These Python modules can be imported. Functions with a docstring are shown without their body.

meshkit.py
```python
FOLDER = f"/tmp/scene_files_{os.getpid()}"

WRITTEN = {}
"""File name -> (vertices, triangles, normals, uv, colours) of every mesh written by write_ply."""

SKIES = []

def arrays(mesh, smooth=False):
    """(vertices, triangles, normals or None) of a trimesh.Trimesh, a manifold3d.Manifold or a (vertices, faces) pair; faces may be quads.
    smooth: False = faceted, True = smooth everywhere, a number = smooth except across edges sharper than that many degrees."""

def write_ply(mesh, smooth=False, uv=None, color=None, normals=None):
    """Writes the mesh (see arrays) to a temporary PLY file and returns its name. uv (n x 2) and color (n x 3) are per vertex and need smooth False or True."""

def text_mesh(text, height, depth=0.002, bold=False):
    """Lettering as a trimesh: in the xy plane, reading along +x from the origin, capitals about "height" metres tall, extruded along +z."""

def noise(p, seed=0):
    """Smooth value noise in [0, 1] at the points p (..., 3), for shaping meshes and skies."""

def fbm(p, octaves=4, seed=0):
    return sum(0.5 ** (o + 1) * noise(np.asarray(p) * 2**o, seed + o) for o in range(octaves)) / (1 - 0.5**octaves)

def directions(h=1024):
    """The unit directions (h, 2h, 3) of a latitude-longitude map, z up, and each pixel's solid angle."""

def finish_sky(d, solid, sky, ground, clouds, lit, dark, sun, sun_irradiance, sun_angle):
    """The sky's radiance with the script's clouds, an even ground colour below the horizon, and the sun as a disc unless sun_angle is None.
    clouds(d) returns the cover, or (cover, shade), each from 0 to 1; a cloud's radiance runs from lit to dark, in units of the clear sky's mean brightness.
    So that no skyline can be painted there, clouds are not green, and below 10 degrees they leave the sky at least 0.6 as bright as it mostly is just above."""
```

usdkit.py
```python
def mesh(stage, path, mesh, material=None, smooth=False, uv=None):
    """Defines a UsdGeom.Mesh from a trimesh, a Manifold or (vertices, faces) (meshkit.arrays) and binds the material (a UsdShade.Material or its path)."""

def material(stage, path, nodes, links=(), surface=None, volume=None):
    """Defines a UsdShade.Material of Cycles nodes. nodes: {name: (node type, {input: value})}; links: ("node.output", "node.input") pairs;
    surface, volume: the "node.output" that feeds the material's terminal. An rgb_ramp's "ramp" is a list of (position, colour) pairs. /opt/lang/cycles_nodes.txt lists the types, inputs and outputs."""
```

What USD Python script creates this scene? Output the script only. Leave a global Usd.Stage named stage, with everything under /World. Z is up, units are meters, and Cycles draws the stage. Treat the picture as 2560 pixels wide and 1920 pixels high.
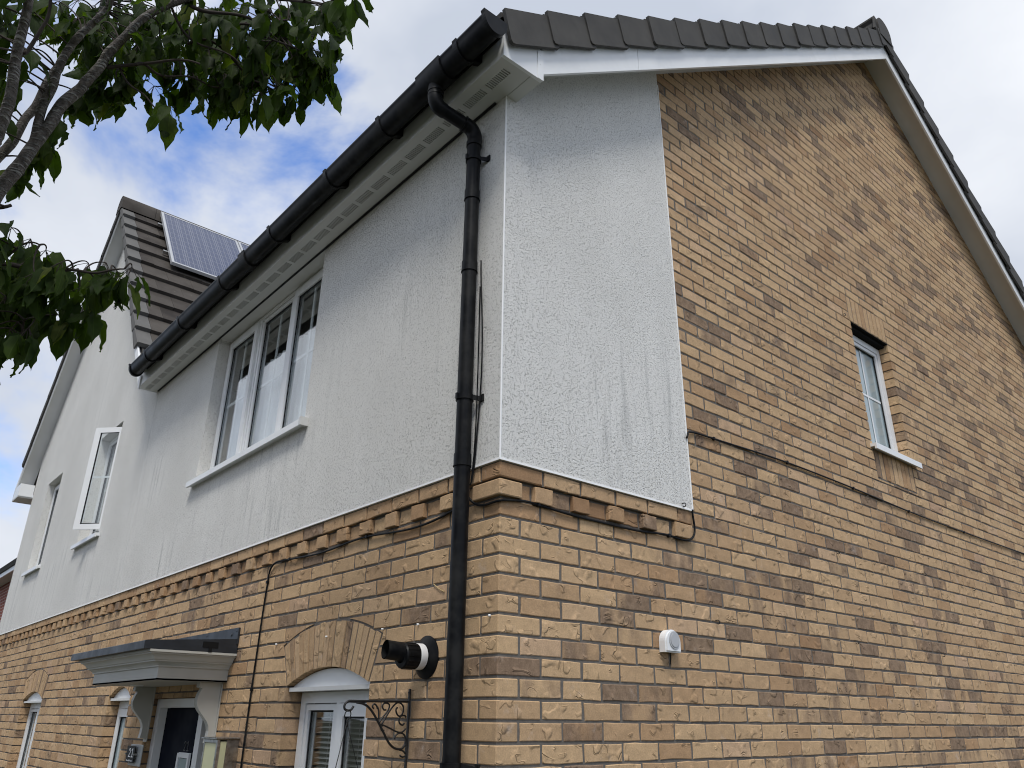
import math, random
import numpy as np
import trimesh, shapely
from shapely.geometry import Polygon, box as sbox, LineString
from shapely.ops import unary_union
from pxr import Usd, UsdGeom, UsdShade, UsdLux, Sdf, Gf, Vt
import usdkit, meshkit

stage = Usd.Stage.CreateInMemory()
UsdGeom.SetStageUpAxis(stage, UsdGeom.Tokens.z)
UsdGeom.SetStageMetersPerUnit(stage, 1.0)
W = UsdGeom.Xform.Define(stage, '/World')
stage.SetDefaultPrim(W.GetPrim())
UsdGeom.Scope.Define(stage, '/World/Looks')

# ------------------------------------------------------------------ camera, sky, sun, exposure
GZ = -2.55                                   # ground level; z = 0 is the lower edge of the render
SUN_AZ, SUN_EL = math.radians(132), math.radians(58)   # azimuth from +y towards +x
EXPOSURE = 0.52
CAM = np.array([2.3391, -1.9463, -0.9712])
RIGHT = np.array([0.65352689, 0.756838, 0.01009320])
UP = np.array([0.29357076, -0.26574389, 0.91825726])
FWD = np.array([-0.69765235, 0.59714274, 0.39585570])
FPX = 1947.97                                # focal length in pixels of a 2560 px wide picture
cam = UsdGeom.Camera.Define(stage, '/World/camera')
cam.AddTransformOp().Set(Gf.Matrix4d(*RIGHT, 0, *UP, 0, *(-FWD), 0, *CAM, 1))
cam.CreateHorizontalApertureAttr(36.0); cam.CreateVerticalApertureAttr(27.0)
cam.CreateFocalLengthAttr(36.0 * FPX / 2560)
cam.CreateClippingRangeAttr(Gf.Vec2f(0.05, 2000)); cam.CreateExposureAttr(EXPOSURE)

SKYS = 0.095
dome = UsdLux.DomeLight.Define(stage, '/World/sky')
dome.CreateIntensityAttr(1.0)
sky_mat = usdkit.material(stage, '/World/Looks/sky_clouds', {
    'tc': ('texture_coordinate', {}),
    'sky': ('sky_texture', {'sky_type': 'single_scattering', 'sun_disc': False, 'sun_elevation': SUN_EL, 'sun_rotation': SUN_AZ, 'aerosol_density': 0.6}),
    'blue': ('mix', {'mix_type': 'multiply', 'fac': 1.0, 'color2': (0.9,1.3,1.9)}),
    'map': ('mapping', {'scale': (1.0, 1.0, 1.9), 'location': (0.4,0.2,0)}),
    'n1': ('noise_texture', {'scale': 2.1, 'detail': 9.0, 'roughness': 0.56, 'distortion': 0.35}),
    'map2': ('mapping', {'scale': (1.0, 1.0, 1.5), 'location': (3.3, 1.2, 7.7)}),
    'n2': ('noise_texture', {'scale': 1.6, 'detail': 7.0, 'roughness': 0.5}),
    'hole': ('normal', {'direction': (-0.751,0.234,0.617)}),
    'holer': ('map_range', {'range_type': 'smoothstep', 'from_min': 0.98, 'from_max': 0.998, 'to_min': 0.0, 'to_max': 0.155, 'clamp': True}),
    'sub': ('math', {'math_type': 'subtract'}),
    'cov': ('map_range', {'range_type': 'smoothstep', 'from_min': 0.30, 'from_max': 0.48, 'to_min': 0.0, 'to_max': 1.0, 'clamp': True}),
    'cl': ('rgb_ramp', {'ramp': [(0.38,(4.3,4.7,5.5)),(0.64,(7.1,7.3,7.65))]}),
    'mix': ('mix', {'mix_type': 'mix'}),
    'bg': ('background_shader', {'strength': SKYS}),
}, [('tc.generated', 'map.vector'), ('map.vector', 'n1.vector'), ('tc.generated', 'map2.vector'), ('map2.vector', 'n2.vector'),
    ('tc.generated', 'hole.normal'), ('hole.dot', 'holer.value'), ('n1.fac', 'sub.value1'), ('holer.result', 'sub.value2'),
    ('sub.value', 'cov.value'), ('n2.fac', 'cl.fac'), ('sky.color', 'blue.color1'), ('cov.result', 'mix.fac'), ('blue.color', 'mix.color1'), ('cl.color', 'mix.color2'),
    ('mix.color', 'bg.color')], surface='bg.background')
UsdShade.MaterialBindingAPI.Apply(dome.GetPrim()).Bind(sky_mat)
dome.GetPrim().SetCustomDataByKey('kind', 'structure')

sun = UsdLux.DistantLight.Define(stage, '/World/sun')
sun.CreateIntensityAttr(0.44); sun.CreateAngleAttr(16); sun.CreateNormalizeAttr(True)
sun.CreateColorAttr(Gf.Vec3f(1.0, 0.965, 0.91))
_d = np.array([math.sin(SUN_AZ) * math.cos(SUN_EL), math.cos(SUN_AZ) * math.cos(SUN_EL), math.sin(SUN_EL)])
_x = np.cross([0, 0, 1], _d); _x /= np.linalg.norm(_x); _y = np.cross(_d, _x)
sun.AddTransformOp().Set(Gf.Matrix4d(*_x, 0, *_y, 0, *_d, 0, 0, 0, 20, 1))

# ------------------------------------------------------------------ helpers
rng = np.random.default_rng(21)
used = {}
def newpath(parent, name):
    base = f'{parent}/{name}'
    n = used.get(base, 0); used[base] = n + 1
    return base if n == 0 else f'{base}_{n:03d}'

class Part:
    """A prim with its world offset (children are written relative to it)."""
    def __init__(self, path, off): self.path, self.off = path, np.asarray(off, float)
    def data(self, **k):
        p = stage.GetPrimAtPath(self.path)
        for a, b in k.items():
            if b: p.SetCustomDataByKey(a, b)
        return self

def thing(name, label, cat, loc, group=None, kind=None):
    path = newpath('/World', name)
    x = UsdGeom.Xform.Define(stage, path); x.AddTranslateOp().Set(Gf.Vec3d(*map(float, loc)))
    return Part(path, loc).data(label=label, category=cat, group=group, kind=kind)

def part(parent, name, geo, mat, smooth=False, label=None, kind=None, tone=None):
    path = newpath(parent.path, name)
    v, f = arr(geo)
    m = usdkit.mesh(stage, path, (v - parent.off, f), '/World/Looks/' + mat, smooth=smooth)
    if tone is not None:
        n = len(m.GetPointsAttr().Get()); t = np.asarray(tone, np.float32)
        t = np.tile(t, (n, 1)) if t.ndim == 1 else t
        UsdGeom.PrimvarsAPI(m).CreatePrimvar('tone', Sdf.ValueTypeNames.Float3Array, 'vertex').Set(Vt.Vec3fArray.FromNumpy(t))
    return Part(path, parent.off).data(label=label, kind=kind)

def group(parent, name):
    path = newpath(parent.path, name); UsdGeom.Xform.Define(stage, path); return Part(path, parent.off)

def struct(name, geo, mat, smooth=False):
    path = newpath('/World', name); v, f = arr(geo)
    usdkit.mesh(stage, path, (v, f), '/World/Looks/' + mat, smooth=smooth)
    return Part(path, (0, 0, 0)).data(kind='structure')

def arr(g):
    if isinstance(g, (list,)):
        vs, fs, n = [], [], 0
        for x in g:
            v, f = arr(x); vs.append(v); fs.append(f + n); n += len(v)
        return np.vstack(vs), np.vstack(fs)
    if hasattr(g, 'vertices'): return np.asarray(g.vertices, float), np.asarray(g.faces)
    v, f = np.asarray(g[0], float), np.asarray(g[1], int)
    if f.shape[1] == 4: f = np.vstack([f[:, [0, 1, 2]], f[:, [0, 2, 3]]])
    return v, f

def box(x0, x1, y0, y1, z0, z1, c=0.0):
    """A box, its edges chamfered by c."""
    x0, x1, y0, y1, z0, z1 = min(x0, x1), max(x0, x1), min(y0, y1), max(y0, y1), min(z0, z1), max(z0, z1)
    if c <= 0:
        b = trimesh.creation.box((x1 - x0, y1 - y0, z1 - z0)); b.apply_translation(((x0 + x1) / 2, (y0 + y1) / 2, (z0 + z1) / 2)); return b
    c = min(c, (x1 - x0) * .45, (y1 - y0) * .45, (z1 - z0) * .45)
    p = []
    for x, sx in ((x0, 1), (x1, -1)):
        for y, sy in ((y0, 1), (y1, -1)):
            for z, sz in ((z0, 1), (z1, -1)):
                p += [(x, y + sy * c, z + sz * c), (x + sx * c, y, z + sz * c), (x + sx * c, y + sy * c, z)]
    return trimesh.convex.convex_hull(np.array(p))

def hull(p): return trimesh.convex.convex_hull(np.array(p, float))

def prism(poly, f, d0, d1):
    """A shapely polygon in (s, t) swept from depth d0 to d1; f(s, t, d) gives the point."""
    geoms = getattr(poly, 'geoms', [poly]); out = []
    for g in geoms:
        if g.is_empty or g.area < 1e-7 or g.geom_type != 'Polygon': continue
        m = trimesh.creation.extrude_polygon(g, 1.0, engine='earcut')
        v = np.array(m.vertices); d = d0 + (d1 - d0) * v[:, 2]
        w = np.array(f(v[:, 0], v[:, 1], d)).T
        m2 = trimesh.Trimesh(w, m.faces, process=False)
        if m2.volume < 0: m2.invert()
        out.append(m2)
    return out

front = lambda s, t, d: (s, d, t)            # s = x, depth into the wall = +y
gable = lambda s, t, d: (-d, s, t)           # s = y, depth into the wall = -x

def tube(pts, r, n=10, caps=True):
    """A tube along points; r a number or one radius per point."""
    pts = np.array(pts, float); r = np.broadcast_to(np.asarray(r, float), len(pts))
    t = np.gradient(pts, axis=0); t /= np.linalg.norm(t, axis=1, keepdims=True) + 1e-12
    a = np.cross(t[0], [0, 0, 1.0])
    if np.linalg.norm(a) < 1e-3: a = np.cross(t[0], [1.0, 0, 0])
    rings = []; ang = np.arange(n) * 2 * np.pi / n
    for i in range(len(pts)):
        a = a - t[i] * (a @ t[i]); a /= np.linalg.norm(a); b = np.cross(t[i], a)
        rings.append(pts[i] + r[i] * (np.cos(ang)[:, None] * a + np.sin(ang)[:, None] * b))
    v = np.vstack(rings); f = []
    for i in range(len(pts) - 1):
        for j in range(n):
            k = (j + 1) % n
            f += [(i * n + j, i * n + k, (i + 1) * n + k), (i * n + j, (i + 1) * n + k, (i + 1) * n + j)]
    if caps:
        c0, c1 = len(v), len(v) + 1; v = np.vstack([v, pts[:1], pts[-1:]]); e = (len(pts) - 1) * n
        for j in range(n):
            k = (j + 1) % n; f += [(c0, k, j), (c1, e + j, e + k)]
    return v, np.array(f)

def smooth_path(pts, n=8):
    pts = np.array(pts, float); k = len(pts)
    if k < 3: return pts
    from scipy.interpolate import CubicSpline
    d = np.r_[0, np.cumsum(np.linalg.norm(np.diff(pts, axis=0), axis=1) ** .5)]
    return CubicSpline(d, pts)(np.linspace(0, d[-1], (k - 1) * n + 1))

def lathe(prof, n=28, axis='y', at=(0, 0, 0)):
    """Revolve (radius, height) around an axis through at; height runs along the axis."""
    prof = np.array(prof, float); a = np.arange(n) * 2 * np.pi / n; v = []
    for r, h in prof:
        c, s = r * np.cos(a), r * np.sin(a); hh = np.full(n, h)
        v.append(np.stack({'x': (hh, c, s), 'y': (c, hh, s), 'z': (c, s, hh)}[axis], 1))
    v = np.vstack(v) + np.array(at); f = []
    for i in range(len(prof) - 1):
        for j in range(n):
            k = (j + 1) % n; f += [(i * n + j, i * n + k, (i + 1) * n + k), (i * n + j, (i + 1) * n + k, (i + 1) * n + j)]
    m = trimesh.Trimesh(v, np.array(f), process=False)
    return m

def project(p):
    d = np.asarray(p, float) - CAM; w = d @ FWD
    return 1280 + FPX * (d @ RIGHT) / w, 960 - FPX * (d @ UP) / w, w

# ------------------------------------------------------------------ materials
def M(name, nodes, links=(), surface='p.BSDF', volume=None):
    return usdkit.material(stage, '/World/Looks/' + name, nodes, links, surface=surface, volume=volume)

def plain(name, col, rough=.5, spec=.5, metal=0.0, var=.12, scale=6.0, bump=0.0, bscale=60.0, coat=0.0):
    c = np.array(col)
    nodes = {'g': ('geometry', {}), 'n': ('noise_texture', {'scale': scale, 'detail': 6.0, 'roughness': .6}),
             'r': ('rgb_ramp', {'ramp': [(.25, tuple(c * (1 - var))), (.75, tuple(np.minimum(c * (1 + var), 1)))]}),
             'rr': ('map_range', {'from_min': .3, 'from_max': .7, 'to_min': max(rough - .08, .02), 'to_max': min(rough + .12, 1)}),
             'p': ('principled_bsdf', {'metallic': metal, 'specular_ior_level': spec, 'coat_weight': coat})}
    links = [('g.position', 'n.vector'), ('n.fac', 'r.fac'), ('r.color', 'p.base_color'), ('n.fac', 'rr.value'), ('rr.result', 'p.roughness')]
    if bump:
        nodes['bn'] = ('noise_texture', {'scale': bscale, 'detail': 5.0, 'roughness': .6}); nodes['b'] = ('bump', {'strength': bump, 'distance': .004})
        links += [('g.position', 'bn.vector'), ('bn.fac', 'b.height'), ('b.normal', 'p.normal')]
    M(name, nodes, links)

# buff brick: every brick carries a vertex attribute "tone" = (body tone, dark patch amount, random offset)
M('buff_brick', {
    'g': ('geometry', {}), 'a': ('attribute', {'attribute': 'tone'}), 's': ('separate_xyz', {}),
    'off': ('combine_xyz', {}), 'o1': ('math', {'math_type': 'multiply', 'value2': 37.0}), 'o2': ('math', {'math_type': 'multiply', 'value2': 91.0}),
    'pos': ('mix', {'mix_type': 'add', 'fac': 1.0}),
    'body': ('rgb_ramp', {'ramp': [(0.0, (.30, .180, .098)), (.2, (.41, .260, .145)), (.45, (.48, .325, .188)), (.66, (.545, .375, .215)), (.84, (.525, .360, .225)), (1.0, (.45, .300, .195))]}),
    'n1': ('noise_texture', {'scale': 7.0, 'detail': 3.0, 'roughness': .55}), 'lowm': ('mapping', {'scale': (1.0, 1.0, .35)}),
    'pm': ('math', {'math_type': 'add'}), 'pr': ('map_range', {'range_type': 'smoothstep', 'from_min': .92, 'from_max': 1.22, 'to_min': 0.0, 'to_max': .85, 'clamp': True}),
    'n2': ('noise_texture', {'scale': 26.0, 'detail': 8.0, 'roughness': .7}),
    'dk': ('rgb_ramp', {'ramp': [(.3, (.155, .104, .072)), (.7, (.265, .188, .132))]}),
    'm1': ('mix', {'mix_type': 'mix'}),
    'n3': ('noise_texture', {'scale': 11.0, 'detail': 4.0, 'roughness': .6}), 'ef': ('map_range', {'from_min': .63, 'from_max': .80, 'to_min': 0.0, 'to_max': .42, 'clamp': True}),
    'm2': ('mix', {'mix_type': 'mix', 'color2': (.60, .52, .46)}),
    'n4': ('noise_texture', {'scale': 170.0, 'detail': 4.0, 'roughness': .7}), 'sp': ('map_range', {'from_min': .3, 'from_max': .75, 'to_min': .80, 'to_max': 1.20}),
    'n2r': ('map_range', {'from_min': .3, 'from_max': .7, 'to_min': .86, 'to_max': 1.12}), 'spm': ('math', {'math_type': 'multiply'}),
    'm3': ('mix', {'mix_type': 'multiply', 'fac': 1.0}),
    # drag-faced creases: the zero lines of a distorted noise, kept only here and there, lit along one lip
    'cm': ('mapping', {'scale': (.8, .8, 1.25)}), 'cn': ('noise_texture', {'scale': 9.5, 'detail': 1.5, 'roughness': .45, 'distortion': .9}),
    'c0': ('math', {'math_type': 'subtract', 'value2': .5}), 'ca': ('math', {'math_type': 'absolute'}),
    'cr': ('map_range', {'range_type': 'smoothstep', 'from_min': 0.0, 'from_max': .013, 'to_min': 1.0, 'to_max': 0.0, 'clamp': True}),
    'ck': ('noise_texture', {'scale': 15.0, 'detail': 1.0}), 'ckr': ('map_range', {'range_type': 'smoothstep', 'from_min': .53, 'from_max': .66, 'to_min': 0.0, 'to_max': 1.0, 'clamp': True}),
    'cc': ('math', {'math_type': 'multiply'}), 'cs': ('map_range', {'range_type': 'smoothstep', 'from_min': -.035, 'from_max': .0, 'to_min': 0.0, 'to_max': .7, 'clamp': True}),
    'h1': ('math', {'math_type': 'multiply', 'value2': -1.0}), 'hs': ('math', {'math_type': 'multiply'}), 'h2': ('math', {'math_type': 'multiply_add', 'value2': .16}), 'h3': ('math', {'math_type': 'add'}),
    'h4': ('math', {'math_type': 'multiply_add', 'value2': .30}),
    'b': ('bump', {'strength': .85, 'distance': .007}),
    'cd': ('map_range', {'from_min': 0.0, 'from_max': 1.0, 'to_min': 1.0, 'to_max': .80}), 'm4': ('mix', {'mix_type': 'multiply', 'fac': 1.0}),
    'p': ('principled_bsdf', {'roughness': .93, 'specular_ior_level': .2})},
  [('a.vector', 's.vector'), ('s.z', 'o1.value1'), ('s.z', 'o2.value1'), ('o1.value', 'off.x'), ('o2.value', 'off.y'), ('o1.value', 'off.z'),
   ('g.position', 'pos.color1'), ('off.vector', 'pos.color2'), ('s.x', 'body.fac'),
   ('pos.color', 'lowm.vector'), ('lowm.vector', 'n1.vector'), ('n1.fac', 'pm.value1'), ('s.y', 'pm.value2'), ('pm.value', 'pr.value'),
   ('pos.color', 'n2.vector'), ('n2.fac', 'dk.fac'), ('body.color', 'm1.color1'), ('dk.color', 'm1.color2'), ('pr.result', 'm1.fac'),
   ('pos.color', 'n3.vector'), ('n3.fac', 'ef.value'), ('m1.color', 'm2.color1'), ('ef.result', 'm2.fac'),
   ('g.position', 'n4.vector'), ('n4.fac', 'sp.value'), ('n2.fac', 'n2r.value'), ('sp.result', 'spm.value1'), ('n2r.result', 'spm.value2'),
   ('m2.color', 'm3.color1'), ('spm.value', 'm3.color2'),
   ('pos.color', 'cm.vector'), ('cm.vector', 'cn.vector'), ('cn.fac', 'c0.value1'), ('c0.value', 'ca.value1'), ('ca.value', 'cr.value'),
   ('pos.color', 'ck.vector'), ('ck.fac', 'ckr.value'), ('cr.result', 'cc.value1'), ('ckr.result', 'cc.value2'),
   ('c0.value', 'cs.value'), ('cs.result', 'hs.value1'), ('ckr.result', 'hs.value2'), ('cc.value', 'h1.value1'), ('h1.value', 'h3.value1'), ('hs.value', 'h3.value2'),
   ('n4.fac', 'h2.value1'), ('h3.value', 'h2.value3'), ('n2.fac', 'h4.value1'), ('h2.value', 'h4.value3'), ('h4.value', 'b.height'), ('b.normal', 'p.normal'),
   ('cc.value', 'cd.value'), ('m3.color', 'm4.color1'), ('cd.result', 'm4.color2'), ('m4.color', 'p.base_color')])
plain('mortar', (.150, .137, .122), .95, .1, var=.2, scale=40, bump=.6, bscale=140)

# roughcast render: pale, pitted, with algae streaks that run down it
M('roughcast_render', {
    'g': ('geometry', {}),
    'n': ('noise_texture', {'scale': 115.0, 'detail': 3.5, 'roughness': .58, 'distortion': .7}), 'pit': ('map_range', {'range_type': 'smoothstep', 'from_min': .29, 'from_max': .50, 'to_min': 0.0, 'to_max': 1.0, 'clamp': True}),
    'n5': ('noise_texture', {'scale': 330.0, 'detail': 3.0, 'roughness': .6}), 'hm': ('math', {'math_type': 'multiply_add', 'value2': .45}),
    'b': ('bump', {'strength': .75, 'distance': .006}),
    'sm': ('mapping', {'scale': (22.0, 22.0, 1.3)}), 'sn': ('noise_texture', {'scale': 1.0, 'detail': 9.0, 'roughness': .62}), 'sr': ('map_range', {'range_type': 'smoothstep', 'from_min': .47, 'from_max': .84, 'to_min': 0.0, 'to_max': .95, 'clamp': True}),
    'ln': ('noise_texture', {'scale': 1.15, 'detail': 4.0, 'roughness': .55}), 'lr': ('map_range', {'range_type': 'smoothstep', 'from_min': .42, 'from_max': .70, 'to_min': .05, 'to_max': 1.0, 'clamp': True}),
    'sx': ('separate_xyz', {}), 'zr': ('map_range', {'range_type': 'smoothstep', 'from_min': 1.5, 'from_max': .15, 'to_min': .22, 'to_max': 1.0, 'clamp': True}), 'mz': ('math', {'math_type': 'multiply'}), 'mm': ('math', {'math_type': 'multiply'}), 'base': ('rgb_ramp', {'ramp': [(.35, (.685, .675, .64)), (.65, (.765, .755, .72))]}),
    'm1': ('mix', {'mix_type': 'mix', 'color2': (.23, .235, .23)}), 'pr': ('map_range', {'from_min': 0.0, 'from_max': 1.0, 'to_min': .70, 'to_max': 1.03}),
    'm2': ('mix', {'mix_type': 'multiply', 'fac': 1.0}),
    'p': ('principled_bsdf', {'roughness': .95, 'specular_ior_level': .15})},
  [('g.position', 'n.vector'), ('n.fac', 'pit.value'), ('g.position', 'n5.vector'), ('n5.fac', 'hm.value1'), ('pit.result', 'hm.value3'), ('hm.value', 'b.height'), ('b.normal', 'p.normal'),
   ('g.position', 'sm.vector'), ('sm.vector', 'sn.vector'), ('sn.fac', 'sr.value'), ('g.position', 'ln.vector'), ('ln.fac', 'lr.value'), ('sr.result', 'mm.value1'), ('lr.result', 'mm.value2'),
   ('ln.fac', 'base.fac'), ('base.color', 'm1.color1'), ('g.position', 'sx.vector'), ('sx.z', 'zr.value'), ('mm.value', 'mz.value1'), ('zr.result', 'mz.value2'), ('mz.value', 'm1.fac'), ('m1.color', 'm2.color1'), ('pit.result', 'pr.value'), ('pr.result', 'm2.color2'), ('m2.color', 'p.base_color')])
plain('white_plastic', (.78, .79, .79), .35, .5, var=.04, scale=3)
plain('white_bead', (.90, .90, .89), .5, .4, var=.05, scale=12)
plain('grey_white_board', (.62, .62, .60), .45, .4, var=.08, scale=2.5)
M('black_plastic', {'g': ('geometry', {}), 'n': ('noise_texture', {'scale': 7.0, 'detail': 8.0, 'roughness': .7}), 'mp': ('mapping', {'scale': (30.0, 30.0, 2.5)}), 'n2': ('noise_texture', {'scale': 1.0, 'detail': 6.0}),
    'ds': ('map_range', {'range_type': 'smoothstep', 'from_min': .52, 'from_max': .80, 'to_min': 0.0, 'to_max': .09, 'clamp': True}), 'ad': ('math', {'math_type': 'multiply_add', 'value2': .25, 'value3': 0.0}), 'x': ('mix', {'mix_type': 'mix', 'color1': (.0045, .005, .006), 'color2': (.16, .155, .14)}),
    'rr': ('map_range', {'from_min': .3, 'from_max': .7, 'to_min': .30, 'to_max': .55}), 'p': ('principled_bsdf', {'specular_ior_level': .13})},
  [('g.position', 'n.vector'), ('g.position', 'mp.vector'), ('mp.vector', 'n2.vector'), ('n2.fac', 'ad.value1'), ('n.fac', 'ad.value3'), ('ad.value', 'ds.value'), ('ds.result', 'x.fac'), ('x.color', 'p.base_color'), ('n.fac', 'rr.value'), ('rr.result', 'p.roughness')])
plain('black_iron', (.010, .010, .010), .45, .5, var=.2, scale=30, bump=.2, bscale=200)
plain('dark_tile', (.062, .059, .054), .78, .3, var=.42, scale=5, bump=.25, bscale=180)
plain('grey_verge', (.115, .112, .106), .8, .3, var=.18, scale=6, bump=.3, bscale=150)
M('brown_tile', {'g': ('geometry', {}), 'o': ('object_info', {}), 'n': ('noise_texture', {'scale': 3.0, 'detail': 8.0, 'roughness': .65}), 'ad': ('math', {'math_type': 'multiply_add', 'value2': .42}),
    'r': ('rgb_ramp', {'ramp': [(.40, (.026, .022, .019)), (.62, (.050, .043, .037)), (.9, (.078, .069, .060))]}),
    'l': ('noise_texture', {'scale': 19.0, 'detail': 3.0}), 'lr': ('map_range', {'from_min': .70, 'from_max': .78, 'to_min': 0.0, 'to_max': .6, 'clamp': True}), 'mx': ('mix', {'mix_type': 'mix', 'color2': (.23, .22, .15)}),
    'bn': ('noise_texture', {'scale': 150.0, 'detail': 4.0}), 'b': ('bump', {'strength': .4, 'distance': .004}), 'p': ('principled_bsdf', {'roughness': .88, 'specular_ior_level': .25})},
  [('g.position', 'n.vector'), ('o.random', 'ad.value1'), ('n.fac', 'ad.value3'), ('ad.value', 'r.fac'), ('g.position', 'l.vector'), ('l.fac', 'lr.value'), ('lr.result', 'mx.fac'), ('r.color', 'mx.color1'),
   ('mx.color', 'p.base_color'), ('g.position', 'bn.vector'), ('bn.fac', 'b.height'), ('b.normal', 'p.normal')])
plain('dark_void', (.012, .012, .012), .9, .1)
plain('window_rubber', (.012, .012, .013), .6, .3)
plain('curtain_cloth', (.83, .84, .85), .9, .1, var=.10, scale=5)
plain('blind_slat', (.66, .64, .60), .5, .4, var=.05)
plain('room_wall', (.30, .29, .27), .9, .1)
plain('canopy_lead', (.020, .024, .030), .45, .4, var=.25, scale=8, bump=.15, bscale=50)
plain('canopy_paint', (.47, .465, .425), .5, .4, var=.07, scale=5)
plain('navy_door', (.004, .006, .014), .6, .06, var=.1)
plain('steel', (.42, .42, .41), .32, .5, metal=1.0, var=.15, scale=25)
plain('cream_diffuser', (.52, .52, .32), .4, .5, var=.06)
plain('silver_plastic', (.42, .43, .44), .3, .5, var=.05)
plain('asphalt', (.055, .055, .056), .92, .2, var=.25, scale=20, bump=.5, bscale=120)
plain('paving', (.13, .125, .115), .9, .2, var=.2, scale=4, bump=.3, bscale=80)
plain('lawn', (.060, .064, .045), .95, .1, var=.35, scale=9, bump=.6, bscale=70)
plain('hedge_leaf', (.035, .062, .022), .8, .2, var=.5, scale=3, bump=1.0, bscale=14)
plain('straw', (.50, .38, .20), .9, .1)
plain('soil', (.05, .035, .025), .95, .1)
plain('clear_acrylic', (.40, .42, .42), .12, .5, var=.05)
# pane: clear, with a sheen that grows towards grazing view and is the same from either side
M('window_glass', {'t': ('transparent_bsdf', {'color': (.94, .96, .96)}), 'gl': ('glossy_bsdf', {'roughness': .012, 'color': (1, 1, 1)}), 'x': ('mix_closure', {}),
    'lw': ('layer_weight', {'blend': .5}), 'pw': ('math', {'math_type': 'power', 'value2': 3.6}), 'k': ('math', {'math_type': 'multiply_add', 'value2': .85, 'value3': .055}),
    'g': ('geometry', {}), 'n': ('noise_texture', {'scale': 2.6, 'detail': 2.0}), 'b': ('bump', {'strength': .06, 'distance': .02})},
  [('lw.facing', 'pw.value1'), ('pw.value', 'k.value1'), ('k.value', 'x.fac'), ('t.BSDF', 'x.closure1'), ('gl.BSDF', 'x.closure2'), ('g.position', 'n.vector'), ('n.fac', 'b.height'), ('b.normal', 'gl.normal')], surface='x.closure')
M('frosted_glass', {'p': ('principled_bsdf', {'base_color': (.30, .38, .40), 'roughness': .12, 'specular_ior_level': .8, 'coat_weight': .6})}, [])
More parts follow.
